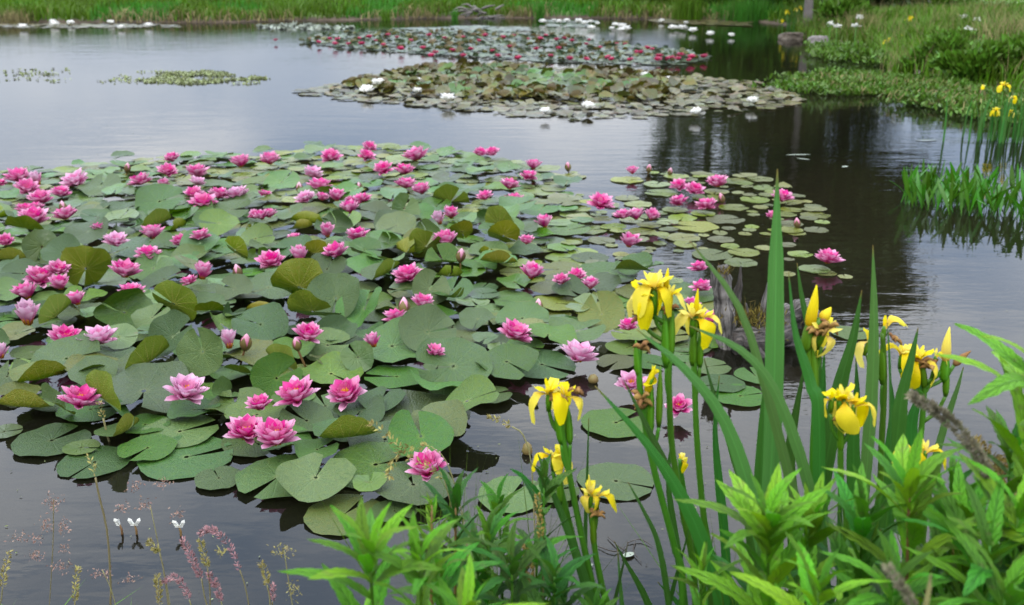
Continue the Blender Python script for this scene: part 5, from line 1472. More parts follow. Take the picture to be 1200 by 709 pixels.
def leafy_plant(label, apx, Y, bpx, ll, n, mk, t0=0.25, top=10, redstem=False, up=0.9, side=None, seed=0, splay=1.0):
    r_ = random.Random(seed * 13 + 5)
    n = int(n * 1.12); top = int(top * 1.15); ll *= 1.02
    apex = pt(apx[0], apx[1], Y); bx = pt(bpx, 709, Y).x
    zg = max(0.0, gh(bx, Y))
    foot = Vector((bx, Y, zg))
    t = thing("leafy_plant", label, "plant", foot, 0, "leafy plants on the near bank")
    A = apex - foot
    path = smooth_path([Vector((0, 0, -.03)), Vector((A.x * .25, 0, A.z * .45)), A * 1.0], 14)
    mb = MB(); tube(mb, path, [0.0042, 0.0036, 0.0026, 0.0014], 7)
    mb.obj("stem", M['stem_red' if redstem else 'stem'], t)
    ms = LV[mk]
    az = r_.uniform(0, 6.28)
    for i in range(n + top):
        if i < n: tt = t0 + (0.93 - t0) * (i + r_.uniform(-.3, .3)) / n
        else: tt = 0.93 + 0.07 * (i - n) / max(1, top)
        tt = min(max(tt, 0.05), 1)
        k = tt * 13; a = path[int(min(k, 12))].lerp(path[int(min(k, 12)) + 1], k - int(min(k, 12)))
        az += 2.399 + r_.uniform(-.25, .25)
        el = math.radians(18 + 40 * tt) if i < n else math.radians(46 + 38 * (i - n) / max(1, top)) * up + r_.uniform(-.1, .1)
        if i < n: el += r_.uniform(-.2, .2)
        L_ = ll * (0.75 + 0.45 * math.sin(math.pi * min(1, tt * .95))) * r_.uniform(.85, 1.12)
        if i >= n: L_ = ll * (1.0 - 0.45 * (i - n) / max(1, top)) * r_.uniform(.85, 1.1)
        if side is not None and math.cos(az - side) < -0.3: continue
        o = link("leaf", ms[r_.randrange(len(ms))], t)
        roll = r_.uniform(-.45, .45)
        o.matrix_local = Matrix.Translation(a) @ Matrix.Rotation(az, 4, 'Z') @ Matrix.Rotation(-el, 4, 'Y') @ Matrix.Rotation(roll, 4, 'X') @ Matrix.Diagonal((L_, L_ * splay, L_, 1))
    return t
PL = [
 ("bright yellow green leafy shoot lowest at the left of the plants", (432, 645), .92, 445, .105, 12, 'bright', 0.5, 12, False, .8),
 ("pale green shoot just right of the lowest left shoot", (492, 650), .92, 490, .085, 14, 'bright', .5, 8, False, .9),
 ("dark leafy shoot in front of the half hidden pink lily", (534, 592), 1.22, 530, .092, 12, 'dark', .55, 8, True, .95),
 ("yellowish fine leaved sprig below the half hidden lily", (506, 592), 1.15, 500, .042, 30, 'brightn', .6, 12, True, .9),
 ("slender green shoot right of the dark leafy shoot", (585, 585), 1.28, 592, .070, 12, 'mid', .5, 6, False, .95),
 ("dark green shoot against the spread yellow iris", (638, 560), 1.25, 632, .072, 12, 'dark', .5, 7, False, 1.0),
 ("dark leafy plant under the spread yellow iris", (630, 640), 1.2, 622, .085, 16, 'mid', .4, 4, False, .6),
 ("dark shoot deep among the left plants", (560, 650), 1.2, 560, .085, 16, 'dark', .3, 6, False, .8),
 ("large bright leafy plant in front of the iris clump", (900, 612), 1.0, 925, .112, 18, 'bright', .6, 16, False, .8),
 ("bright leafy plant behind the large one, leaves pointing up", (948, 610), 1.08, 955, .098, 16, 'bright', .55, 10, False, .98),
 ("narrow leaved light green shoot at the bottom, left of the large plant", (822, 668), 1.05, 835, .068, 14, 'brightn', .6, 10, False, .9),
 ("leafy plant with long pale leaves right of the large bright plant", (1012, 600), 1.04, 1020, .100, 16, 'mid', .5, 8, False, .9),
 ("tall leafy plant with a reddish stem, right of centre foreground", (1066, 566), 1.0, 1090, .105, 20, 'bright', .4, 10, True, .8),
 ("leafy plant with upright leaves under the grey grass head", (1120, 580), 1.08, 1120, .10, 18, 'mid', .4, 8, False, 1.0),
 ("plant at the right edge arching its drooping leaves over the water", (1208, 408), 1.05, 1228, .118, 22, 'bright', .45, 8, False, .4),
 ("leafy plant low at the right edge under the arching one", (1185, 520), 1.1, 1195, .10, 18, 'mid', .4, 8, False, .7),
 ("broad leaved plant in the bottom right corner", (1160, 640), .92, 1170, .115, 18, 'mid', .3, 8, False, .8),
 ("dark leafy plant at the very right bottom edge", (1200, 640), .98, 1205, .11, 18, 'dark', .3, 8, False, .8),
 ("leafy shoot at the bottom, below the large bright plant", (960, 690), .88, 965, .10, 12, 'bright', .4, 9, False, .8),
 ("leafy shoot at the bottom between the two right plants", (1050, 680), .9, 1050, .105, 14, 'mid', .4, 9, False, .8),
 ("bottom shoot with broad pale leaves near the left plants", (545, 715), .88, 545, .09, 8, 'bright', .5, 8, False, .8),
 ("small leafy shoot at the bottom by the lowest iris", (662, 700), 1.15, 660, .075, 12, 'dark', .4, 8, False, .8),
 ("small pale shoot at the bottom under the slender iris stems", (700, 715), 1.1, 700, .06, 8, 'mid', .5, 8, False, .8),
 ("shaded leafy plant behind the bottom right plants", (1100, 650), 1.1, 1100, .11, 18, 'dark', .3, 6, False, .7),  # shaded and dim plants: shade among the leaves put into a dark leaf colour
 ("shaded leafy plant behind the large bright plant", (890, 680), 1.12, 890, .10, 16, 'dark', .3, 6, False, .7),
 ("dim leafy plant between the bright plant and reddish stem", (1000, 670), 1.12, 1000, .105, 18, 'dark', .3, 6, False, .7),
 ("bright leafy plant between the tall blades and the right edge", (1135, 610), 1.0, 1140, .115, 16, 'bright', .45, 10, False, .8),
 ("soft leaved plant right of the fresh green one", (1180, 690), .86, 1185, .12, 14, 'mid', .4, 8, False, .75),
 ("light green plant at the right edge above the corner", (1195, 590), .96, 1200, .115, 16, 'bright', .45, 8, False, .75),
 ("dark narrow leaved plant at the bottom centre beside the tan spike", (600, 655), 1.12, 600, .085, 20, 'dark', .35, 8, False, .85),
 ("mid green shoot at the bottom centre under the open pad", (572, 625), 1.18, 575, .08, 18, 'mid', .4, 8, False, .9),
 ("low dark plant at the bottom centre, left of the lowest iris", (650, 672), 1.1, 648, .085, 18, 'dark', .35, 8, False, .8),
 ("mid green plant at the bottom behind the pale broad shoot", (515, 672), 1.02, 520, .09, 18, 'mid', .35, 8, False, .85),
 ("mid green plant filling the corner beyond the dock seeds", (1215, 580), 1.2, 1220, .11, 20, 'mid', .3, 8, False, .8),
]
for i, (lab, ap, Y, bx, ll, n, mk, t0, top, red, up) in enumerate(PL):
    leafy_plant(lab, ap, Y, bx, ll, n, mk, t0, top, red, up, seed=i)

# ------------------------------------------------------------------ grass heads, seed spikes
def head_mesh(path, r, dens, ln, mat, spread=0.8, fuzzy=True):
    """a seed head: many small spikelets along a path"""
    P = smooth_path(path, 24)
    pos, dirs = [], []
    for i in range(dens):
        t = R.random(); k = t * 23; j = min(int(k), 22)
        c = P[j].lerp(P[j + 1], k - j); tg = (P[j + 1] - P[j]).normalized()
        rr = r * math.sin(math.pi * (0.12 + 0.8 * t)) ** 0.7
        rv = Vector((R.gauss(0, 1), R.gauss(0, 1), R.gauss(0, 1))); rv -= tg * rv.dot(tg); rv.normalize()
        pos.append(c + rv * rr * R.random() * 0.6); dirs.append(tg * (1 - spread * .5) + rv * spread)
    return leaf_scatter(np.array(pos), np.array(dirs), ln, ln * .36, mat, "seed_head")
def grass_stalk(label, head_px, stem_px, Y, r, mat, dens=140, ln=0.009, cat="grass stalk", group=None, name="grass_stalk", smat='drystem', spread=.8, sr=0.0011):
    H = [pt(x, y, Y) for x, y in head_px]; S = [pt(x, y, Y) for x, y in stem_px]
    zg = gh(S[-1].x, Y) if Y < 1.6 else -0.2
    foot = Vector((S[-1].x, Y, min(zg, S[-1].z - 0.05)))
    t = thing(name, label, cat, foot, 0, group)
    mb = MB(); tube(mb, smooth_path([h - foot for h in ([H[0]] + S)] + [Vector((0, 0, -.02))], 14), sr, 5)
    mb.obj("stem", M[smat], t)
    link("seed_head", head_mesh([h - foot for h in H], r, dens, ln, mat, spread), t)
    return t
G1 = "grass heads over the water at bottom left"
for lab, hp, sp_, m_, r, dn in [
    ("straight pink foxtail grass head, left of the arched one", [(236, 678), (226, 656), (214, 632)], [(240, 700), (246, 730)], 'pinkgrass', .005, 150),
    ("arched pink grass head drooping to the left", [(281, 668), (272, 645), (258, 627), (245, 620), (235, 625)], [(288, 690), (294, 730)], 'pinkgrass', .004, 170),
    ("low pink grass head bent at its tip", [(222, 703), (214, 685), (203, 676), (193, 682)], [(226, 716), (230, 730)], 'pinkgrass', .004, 140),
    ("short pink grass head next to the low bent one", [(259, 705), (254, 688), (245, 672)], [(262, 716), (264, 730)], 'pinkgrass', .005, 140),
    ("lone thin pink grass head near the leafy shoot", [(319, 705), (320, 695), (320, 686)], [(319, 716), (318, 730)], 'pinkgrass', .003, 60),
    ("tan grass head leaning over at centre left", [(187, 648), (181, 641), (174, 634)], [(192, 670), (200, 730)], 'tangrass', .0045, 80),
    ("tan grass head behind the pink foxtails", [(243, 665), (239, 650), (235, 634)], [(246, 690), (248, 730)], 'tangrass', .0042, 90),
    ("upright tan grass head at the bottom, left of the pink ones", [(187, 708), (186, 692), (184, 674)], [(188, 718), (190, 730)], 'tangrass', .005, 120),
    ("tan grass head at the far left edge", [(3, 688), (6, 668), (11, 645)], [(2, 700), (1, 730)], 'tangrass', .004, 90),
    ("thin tan grass head right of the far left one", [(88, 704), (88, 686), (92, 664)], [(87, 716), (86, 730)], 'tangrass', .003, 80),
    ("small green tan head beside the leafy shoot", [(313, 686), (311, 672), (306, 660)], [(316, 700), (318, 730)], 'tangrass', .0042, 80)]:
    grass_stalk(lab, hp, sp_, 1.45, r, M[m_], dn, 0.008, group=G1)
def panicle(label, px_list, stem_px, Y, mat):
    S = [pt(x, y, Y) for x, y in stem_px]; foot = Vector((S[-1].x, Y, S[-1].z - .05))
    t = thing("grass_panicle", label, "grass stalk", foot, 0, G1)
    mb = MB(); tube(mb, smooth_path([s - foot for s in S] + [Vector((0, 0, 0))], 12), .0008, 5); mb.obj("stem", M['drystem'], t)
    for (x, y, w, h) in px_list:
        c = pt(x, y, Y) - foot; s = Y * 1.1 / FPX
        n = int(14 + w * h * .12)
        pos = np.array([c + Vector((R.gauss(0, w * s * .28), R.gauss(0, .006), R.gauss(0, h * s * .28))) for _ in range(n)])
        link("seed_head", leaf_scatter(pos, rng.normal(0, 1, (n, 3)), 0.006, 0.0022, mat, "seed_head"), t)
panicle("airy reddish grass panicle at the left with four tufts", [(62, 588, 20, 22), (55, 615, 18, 16), (75, 618, 14, 18), (76, 642, 12, 8), (20, 630, 24, 8), (42, 632, 18, 6)], [(63, 585), (62, 640), (58, 709), (57, 725)], 1.5, M['browngrass'])
panicle("airy grass panicle above the white water flowers", [(143, 595, 14, 12), (170, 592, 22, 10), (160, 570, 16, 10), (190, 566, 18, 10), (208, 602, 14, 12)], [(176, 592), (186, 640), (198, 700), (200, 725)], 1.5, M['browngrass'])
panicle("sparse brown grass panicle over the sunken leaves", [(45, 650, 26, 10), (72, 664, 24, 12), (118, 672, 24, 10), (150, 678, 20, 8)], [(120, 668), (130, 690), (136, 712), (138, 725)], 1.48, M['browngrass'])
panicle("brownish grass tuft left of the leafy shoot", [(332, 646, 26, 16), (344, 690, 14, 24), (258, 646, 16, 10)], [(333, 645), (338, 680), (343, 712), (344, 725)], 1.4, M['tangrass'])
grass_stalk("bent pale grass stem lying over the front lilies", [(520, 560), (498, 545), (478, 536), (466, 522), (445, 503), (432, 495)], [(530, 600), (536, 660), (540, 720)], 1.5, .0035, M['tangrass'], 90, .011, sr=.001)
grass_stalk("pale grass stem curving down over the front pad", [(505, 523), (480, 524), (468, 530), (458, 545), (456, 560)], [(525, 545), (545, 620), (552, 720)], 1.5, .003, M['tangrass'], 70, .011, sr=.001)
grass_stalk("thin dry reed standing at the left front pads", [(121, 490), (118, 480), (116, 472)], [(126, 510), (134, 540), (137, 556)], 2.62, .006, M['tangrass'], 30, .012, sr=.003)
grass_stalk("thin dry reed beside the left front reed", [(112, 560), (108, 545), (104, 535)], [(116, 580), (126, 625), (130, 690), (131, 730)], 1.7, .004, M['tangrass'], 20, .01, sr=.002)
grass_stalk("pale arched grass tip on open water left of the irises", [(600, 500), (585, 492), (572, 490)], [(614, 512), (624, 560), (628, 720)], 1.5, .003, M['tangrass'], 40, .009, sr=.0012)
grass_stalk("thick fuzzy grey grass head leaning left in front of the irises", [(1160, 560), (1145, 530), (1118, 498), (1095, 480), (1068, 464)], [(1172, 600), (1186, 650), (1196, 715), (1198, 725)], 1.0, .0052, M['greygrass'], 700, .009, sr=.0014)
grass_stalk("blurred dark grass head at the bottom right", [(1072, 712), (1058, 690), (1040, 664)], [(1080, 722), (1084, 730)], .72, .0032, M['greygrass'], 260, .006, sr=.0012)
grass_stalk("beige dock seed spike at the right edge", [(1205, 600), (1185, 570), (1165, 545), (1142, 515)], [(1212, 630), (1216, 720)], 1.12, .018, M['seed'], 620, .007, name="dock_seed_spike", cat="seed spike", sr=.003, smat='stem_red', spread=1.0)
grass_stalk("second dock seed spike nearer the edge", [(1210, 560), (1198, 545), (1186, 540), (1176, 556)], [(1220, 600), (1222, 720)], 1.15, .022, M['seed'], 420, .007, name="dock_seed_spike", cat="seed spike", sr=.003, smat='stem_red', spread=1.0)
grass_stalk("small green seed spike under the grey grass head", [(1122, 655), (1120, 630), (1118, 612)], [(1124, 680), (1124, 725)], 1.05, .006, M['seed'], 180, .006, name="dock_seed_spike", cat="seed spike", sr=.002)
grass_stalk("tan seed spike between the bottom left plants", [(624, 690), (620, 665), (616, 640)], [(626, 705), (626, 730)], 1.15, .005, M['seed'], 120, .007, name="dock_seed_spike", cat="seed spike", sr=.0015)
grass_stalk("green seed spike above the dark leafy plant", [(634, 632), (632, 610), (630, 580)], [(636, 660), (636, 730)], 1.2, .005, M['seed'], 120, .006, name="dock_seed_spike", cat="seed spike", sr=.0015)
# fine loose grass among the near plants
for lab, x0, x1, Y in (("loose grass blades between the left leafy plants", 480, 640, 1.3), ("loose grass blades between the right leafy plants", 860, 1200, 1.25)):
    n = 190
    xs = rng.uniform(pt(x0, 700, Y).x, pt(x1, 700, Y).x, n); P = np.column_stack([xs, np.full(n, Y) + rng.uniform(-.12, .12, n)])
    me = blades(np.column_stack([P, np.zeros(n)]), rng.uniform(.3, .66, n), .003, rng.uniform(.05, .4, n), M['grass'], "loose_grass")
    tag(link("loose_grass", me), kind='stuff')

# ------------------------------------------------------------------ small things in and on the water
for x, y, lab in [(142, 612, "left one of three white water flowers at bottom left"), (159, 612, "middle one of three white water flowers, smallest"), (211, 614, "right one of three white water flowers, widest fork")]:
    p = at(x, y + 14, 0.0)
    t = thing("white_water_flower", lab, "flower", p, 0, "white flowers on the near water")
    mb = MB(); 
    mb2 = MB(); tube(mb2, [Vector((0, 0, -.05)), Vector((.003, 0, .012)), Vector((0, 0, .026))], [.003, .0028, .002], 6); mb2.obj("stem", M['stem_red'], t)
    sides = (-1, 1) if x != 142 else (-.2, -.9)
    for s in sides:
        for k in range(4):
            a = Vector((s * .002 * k, 0, .022 + .004 * k)); b = a + Vector((s * .008, R.uniform(-.005, .005), .009))
            mb.add([a, a + Vector((0, .005, .004)), b, a + Vector((0, -.005, .004)), a + Vector((s * .010, 0, .002))], [(0, 1, 2), (0, 2, 3), (1, 4, 2), (3, 2, 4)], R.random())
    mb.obj("petals", M['palebloom'], t, smooth=False)
def sunken(label, x, y, wpx, hpx, yaw, z_=0.0, z=-0.006, name="sunken_leaf"):
    p = at(x, y, z); _, _, dep = topx(p); L_ = wpx * dep / FPX
    vs, uvs = [], []
    n = 9
    for j in range(n):
        v = j / (n - 1); w = L_ * hpx * (math.sin(math.pi * v) ** .7) + .002
        for c in (-1, 0, 1): vs.append(((v - .5) * L_, c * w / 2, .003 * abs(c))); uvs.append((c * .5 + .5, v))
    mb = MB(); mb.add(vs, grid_faces(3, n), 0, uvs)
    o = mb.obj(name, M['sunk'])
    p.z = -0.006 if (y > 640 and x < 200) else 0.003
    if p.z > 0: o.data.materials[0] = M['palepad']; o.location = p; o.rotation_euler = (0, 0, yaw)
    tag(o, label, "leaf", "leaves lying in the near water")
sunken("upper long grey leaf floating at bottom left", 64, 656, 58, .30, .05)
sunken("lower long grey leaf floating at bottom left", 66, 692, 66, .34, .02)
sunken("narrow pale strip leaf beside the two floating leaves", 42, 672, 60, .14, .4)
sunken("broad grey leaf upended in the bottom left water", 111, 697, 40, .65, -.9, .003)
sunken("dim grey leaf right of the upended one", 152, 684, 34, .6, -1.1, .003)
sunken("small pale leaf afloat under the right iris stems", 736, 655, 18, .45, .5, .003)
sunken("tiny pinkish leaf afloat beside the lowest iris stem", 688, 668, 16, .4, .4, .003)
sunken("narrow drifting strip on the far dark water", 935, 183, 30, .12, .1, .003)
sunken("narrow drifting strip near the bright reflection", 1085, 166, 26, .12, .1, .003)
sunken("tiny twig on the dark reflection, behind lilies", 941, 188, 16, .2, -.6, .003)
sunken("pale speck of leaf on the dark reflection", 990, 197, 10, .5, .6, .003)
mb = MB()
for a, b, c in (((712, 629), (725, 640), (742, 652)), ((735, 636), (750, 632), (765, 640)), ((745, 635), (742, 645), (752, 660)), ((700, 640), (720, 646), (735, 640))):
    tube(mb, smooth_path([at(*a, .004), at(*b, .006), at(*c, .003)], 9), [.0010, .0014, .0006], 5, rough=.4, seed=a[0])
tag(mb.obj("floating_twig", M['bark_dark']), "thin branched twig afloat under the iris stems", "twig")
mb = MB(); tube(mb, [Vector((0, 0, -.01)), Vector((0, 0, .004)), Vector((.004, 0, .014)), Vector((.006, 0, .022))], [.012, .018, .014, .003], 8, rough=.2)
o = mb.obj("sunken_bud", M['sepal']); o.location = at(695, 446, .005); tag(o, "green closed lily bud beside the pale large lily", "lily bud")
mb = MB(); tube(mb, [Vector((0, 0, -.01)), Vector((0, 0, .006)), Vector((0, 0, .022)), Vector((0, 0, .032))], [.010, .016, .012, .002], 8, rough=.2)
o = mb.obj("sunken_bud", M['sepal']); o.location = at(618, 530, .003); tag(o, "grey spent lily bud alone on open water", "lily bud")

# ------------------------------------------------------------------ driftwood stump behind the irises
SY = 2.78
c0 = at(855, 405, 0.0)
def sp_(x, y, dy=0.0): return pt(x, y, c0.y + dy)
t = thing("driftwood_stump", "weathered grey driftwood stump with gnarled roots behind the irises", "stump", (c0.x, c0.y, 0))
def dw(name, pts, rad, mat, rough=.35, seg=12, seed=1.0, n=16):
    rad = [q * 1.3 for q in rad]; mb = MB(); tube(mb, smooth_path([p - c0 for p in pts], n), rad, seg, rough, seed); return mb.obj(name, mat, t)
dw("trunk", [sp_(858, 425), sp_(850, 385), sp_(848, 345), sp_(846, 312)], [.040, .030, .028, .022, .016], M['wood'], .55, 16, 1, 26)
dw("trunk_splinter", [sp_(843, 350, .01), sp_(838, 326, .01), sp_(834, 311, .01)], [.018, .012, .003], M['wood'], .6, 9, 2, 10)
dw("root", [sp_(850, 398), sp_(872, 394, -.03), sp_(896, 392, -.03), sp_(925, 398, -.02)], [.026, .022, .020, .010], M['wood'], .7, 12, 3)
dw("root", [sp_(905, 392, .05), sp_(922, 372, .05), sp_(944, 363, .06), sp_(958, 376, .06)], [.020, .030, .028, .008], M['wood'], .9, 12, 4.4, 22)
dw("root", [sp_(925, 385, .05), sp_(942, 372, .07), sp_(968, 380, .08)], [.018, .022, .008], M['wetwood'], .8, 10, 5.1)
dw("root", [sp_(836, 414, .02), sp_(880, 420, .0), sp_(930, 414, .02), sp_(975, 405, .05)], [.032, .040, .034, .016], M['wetwood'], .8, 12, 6, 22)
dw("root", [sp_(860, 402, -.06), sp_(890, 404, -.05), sp_(928, 388, -.02)], [.030, .034, .020], M['wetwood'], .8, 12, 9)
dw("root", [sp_(884, 412, -.1), sp_(905, 440, -.12), sp_(915, 462, -.12)], [.020, .016, .006], M['wetwood'], .6, 9, 11)
dw("snag", [sp_(862, 356), sp_(866, 334), sp_(868, 312)], [.014, .009, .002], M['wetwood'], .6, 8, 7, 9)
dw("snag", [sp_(890, 388), sp_(896, 356), sp_(900, 331)], [.014, .010, .002], M['wood'], .6, 8, 8, 9)
dw("snag", [sp_(868, 392), sp_(876, 372), sp_(874, 355)], [.012, .007, .002], M['wood'], .6, 8, 12, 9)
for px_, py_, w, n in ((882, 370, .05, 260), (868, 372, .03, 120), (846, 318, .014, 60), (900, 385, .04, 120)):
    cc = sp_(px_, py_) - c0
    pos = np.array([cc + Vector((R.gauss(0, w), R.gauss(0, w * .6) - .02, R.gauss(0, w * .35))) for _ in range(n)])
    mo = link("moss", leaf_scatter(pos, np.column_stack([rng.normal(0, .5, n), rng.normal(0, .5, n), rng.uniform(.2, 1, n)]), rng.uniform(.015, .045, n), .004, M['moss'], "moss"), t); mo["kind"] = "stuff"

# ------------------------------------------------------------------ plants in the water at the right
LEAFW = []
for i in range(5):
    r_ = random.Random(i)
    vs, uvs = [], []
    ben = r_.uniform(.05, .45)
    for j in range(8):
        v = j / 7; w = (.035 + .17 * max(0, math.sin(math.pi * (v - .22) / .78)) ** .8) if v > .22 else .035
        for c in (-1, 0, 1):
            vs.append((ben * v * v, c * w / 2, v * (1 - .2 * ben) + .02 * abs(c))); uvs.append((c * .5 + .5, v))
    mb = MB(); mb.add(vs, grid_faces(3, 8), 0, uvs); LEAFW.append(mb.mesh("leaf", M['waterplant']))
def lay_leaves(t, foot, poly, n, hlo, hhi):
    P = scatter_px(n, poly)
    for x, y in P:
        o = link("leaf", LEAFW[R.randrange(5)], t, Vector((x, y, -.02)) - foot, (R.uniform(-.4, .4), R.uniform(-.4, .4), R.uniform(0, 6.28)))
        h = R.uniform(hlo, hhi); o.scale = (h * 1.1, h * .56, h)
f0 = at(1130, 252)
t = thing("pickerel_clump", "clump of upright lance leaves standing in water at the right", "water plant", f0)
lay_leaves(t, f0, [(1050, 236), (1075, 226), (1130, 232), (1205, 238), (1260, 244), (1260, 268), (1170, 258), (1110, 252), (1070, 244)], 298, .12, .26)

def iris_clump(label, cx, cy, wpx, hpx, nl, blooms, group="iris clumps by the right bank", ymat='iris_leaf'):
    f = at(cx, cy); _, _, dep = topx(f); s = dep / FPX
    t = thing("iris_clump", label, "iris clump", f, 0, group)
    for i in range(nl):
        bx, by = R.gauss(0, wpx * s * .30), R.gauss(0, wpx * s * .2); h = hpx * s * R.uniform(.55, 1.1); lx = R.uniform(-.22, .22) * h
        mb = strap([Vector((bx, by, -.03)), Vector((bx + lx * .25, by, h * .5)), Vector((bx + lx, by + R.uniform(-.1, .1) * h, h))], [.014, .014, .011, .001], Vector((R.uniform(-1, 1), -1, 0)), .1, R.uniform(-.6, .6), 8)
        mb.obj("leaf", M[ymat], t)
    for (x, y, sc) in blooms:
        b = pt(x, y, f.y) - f
        mb = MB(); tube(mb, [Vector((b.x * .7, 0, -.02)), Vector((b.x * .9, 0, b.z * .6)), b - Vector((0, 0, .02))], .004, 5); mb.obj("stem", M['stem'], t)
        iris_flower(t, b, R.uniform(0, 6), sc, .10, 3)
iris_clump("yellow iris clump in the water at the right edge", 1172, 165, 70, 62, 44, [(1176, 101, 1.5), (1167, 131, 1.4), (1188, 116, 1.1), (1184, 132, 1.0), (1152, 102, .7)])
iris_clump("small yellow iris clump on the islet by the tree", 928, 40, 22, 28, 22, [(922, 14, 1.7), (938, 9, 1.5), (948, 12, 2.0), (916, 24, 1.4), (933, 11, 1.3)])
iris_clump("faded iris clump behind the marsh plants, right bank", 1052, 66, 40, 30, 24, [(1037, 49, 1.3), (1042, 46, 1.0), (1060, 47, 1.2), (1062, 51, 1.2), (1058, 42, 1.0)])
iris_clump("iris clump in the dark bushes on the right bank", 1114, 78, 26, 36, 16, [(1113, 43, 1.2), (1114, 49, 1.1), (1137, 57, 1.0)])
iris_clump("leafy iris clump without blooms in front of the pickerel bed", 1212, 168, 30, 50, 22, [])

# ------------------------------------------------------------------ right bank: bushes, tussocks, rocks, trees
def bush(label, x, y, wpx, hpx, n, lf, mat, name="bush", group=None, dz=0.0, lw=.5, dpx=None):
    f = at_ground(x, y); _, _, dep = topx(f); s = dep / FPX
    w, h = wpx * s / 2, hpx * s; dpt = (dpx or wpx * .7) * s / 2
    t = thing(name, label, "bush", f, 0, group)
    mb = MB()
    ends = []
    for i in range(9):
        a = R.uniform(0, 6.28); q = R.uniform(.3, .9); e = Vector((math.cos(a) * w * q, math.sin(a) * dpt * q, h * R.uniform(.5, .95))); ends.append(e)
        tube(mb, smooth_path([Vector((R.uniform(-.04, .04), R.uniform(-.04, .04), -.05)), e * .5 + Vector((0, 0, h * .1)), e], 6), [.012, .008, .003], 5)
    mb.obj("stems", M['stem'], t)
    cl = [Vector((R.gauss(0, .42) * w, R.gauss(0, .42) * dpt, h * R.uniform(.15, .85))) for _ in range(16)] + ends
    pos = []
    for i in range(n):
        c = cl[R.randrange(len(cl))]; pos.append(c + Vector((R.gauss(0, .16) * w, R.gauss(0, .16) * dpt, R.gauss(0, .10) * h)))
    pos = np.array(pos); pos[:, 2] = np.abs(pos[:, 2])
    dirs = pos - np.array([0, 0, h * .1]); dirs = dirs + rng.normal(0, .35, pos.shape) * np.linalg.norm(dirs, axis=1, keepdims=True) + np.array([0, 0, .12])
    link("foliage", leaf_scatter(pos, dirs, rng.uniform(lf * .6, lf * 1.2, n), lf * lw, mat, "foliage"), t)
    return t
bush("dark broad leaved bush overhanging the water, right bank", 1145, 98, 90, 40, 2400, .10, M['bush'])
bush("bushy dark plant left of the overhanging bush", 1108, 82, 46, 36, 1500, .08, M['bush'])
bush("leafy bush higher on the right bank under white flowers", 1118, 64, 60, 24, 1600, .08, M['bush'])
bush("bush at the right edge of the bank", 1205, 98, 70, 46, 2200, .10, M['bush'])
bush("low green plant behind the grass tussock", 1085, 84, 40, 24, 500, .10, M['bush'])
def tussock(label, x, y, wpx, hpx, n, mat, name="grass_tussock", lean=.7, tipn=0, group="grass tussocks on the banks"):
    f = at_ground(x, y); _, _, dep = topx(f); s = dep / FPX
    t = thing(name, label, "grass clump", f, 0, group)
    b = np.column_stack([rng.normal(0, wpx * s * .16, n), rng.normal(0, wpx * s * .14, n), np.full(n, -.02)])
    link("blades", blades(b, hpx * s * rng.uniform(.5, 1.1, n), .012, rng.uniform(.1, lean, n), mat, "blades"), t)
    if tipn:
        b2 = np.column_stack([rng.normal(0, wpx * s * .22, tipn), rng.normal(0, wpx * s * .2, tipn), np.full(tipn, 0)])
        link("dry_stalks", blades(b2, hpx * s * rng.uniform(.8, 1.3, tipn), .008, rng.uniform(.1, .7, tipn), M['drygrass'], "dry_stalks"), t)
tussock("bright grass tussock with dry stalks at the water's edge, right bank", 1060, 90, 50, 30, 420, M['grass'], lean=.8, tipn=90)
tussock("tall pinkish dry grass clump behind the rocks", 1008, 48, 50, 34, 300, M['grass'], tipn=240)
tussock("green grass hump in the middle of the right bank", 1075, 55, 70, 30, 600, M['grass'], tipn=40)
tussock("reed tuft standing at the far bank beside the brush pile", 632, 22, 14, 22, 120, M['reed'], lean=.3)
tussock("reed tuft left of the brush pile at the far bank", 452, 24, 20, 16, 140, M['grass'], lean=.6)
tussock("small reed tuft right of the brush pile, far bank", 533, 24, 12, 16, 90, M['reed'], lean=.4)
tussock("dark tall reed bed at the right end of the far bank", 880, 24, 90, 32, 900, M['reed'], lean=.25)
tussock("tall light reeds on the far bank left of the dark bed", 805, 22, 50, 34, 600, M['grass'], lean=.25)
tussock("dry grass tuft by the far left waterline", 20, 27, 50, 18, 200, M['drygrass'], lean=.9, tipn=80)
tussock("grass on the islet below the tree trunk", 946, 44, 20, 16, 160, M['grass'], lean=.7)
tussock("dry grass at the right edge of the bank meadow", 1180, 58, 90, 40, 260, M['grass'], tipn=220)

M['wetrock'] = simple("rock_dark", (0.16, 0.13, 0.10), (0.07, 0.06, 0.05), 6, 0.7, 0.0, 0.2, 0.02)
def rock(label, x, y, wpx, hpx, dpx, seed, mat='rock'):
    f = at(x, y); _, _, dep = topx(f); s = dep / FPX
    bm = bmesh.new(); bmesh.ops.create_icosphere(bm, subdivisions=3, radius=1)
    for v in bm.verts:
        p = v.co.copy(); k = 1 + .35 * mnoise.noise(p * 1.4 + Vector((seed, 0, 0))) + .14 * mnoise.noise(p * 4 + Vector((0, seed, 0)))
        q = p * k; q.z = max(q.z, -.6) if q.z < 0 else q.z; q.z = min(q.z, .72 + .1 * mnoise.noise(p * 3))
        v.co = Vector((q.x * wpx * s / 2, q.y * dpx * s / 2, q.z * hpx * s * .7))
    me = bpy.data.meshes.new("rock"); bm.to_mesh(me); bm.free(); me.materials.append(M[mat])
    o = link("rock", me, None, (f.x, f.y, hpx * s * .2)); tag(o, label, "rock", "rocks by the tree at the right bank")
rock("pale stone slab stepped down to the water right of the islet", 960, 53, 25, 15, 22, 3)
rock("flat grey stone right of the stepped slab", 988, 49, 30, 8, 18, 5)
rock("dark stone edge of the little islet under the tree", 932, 46, 34, 11, 20, 7, "wetrock")
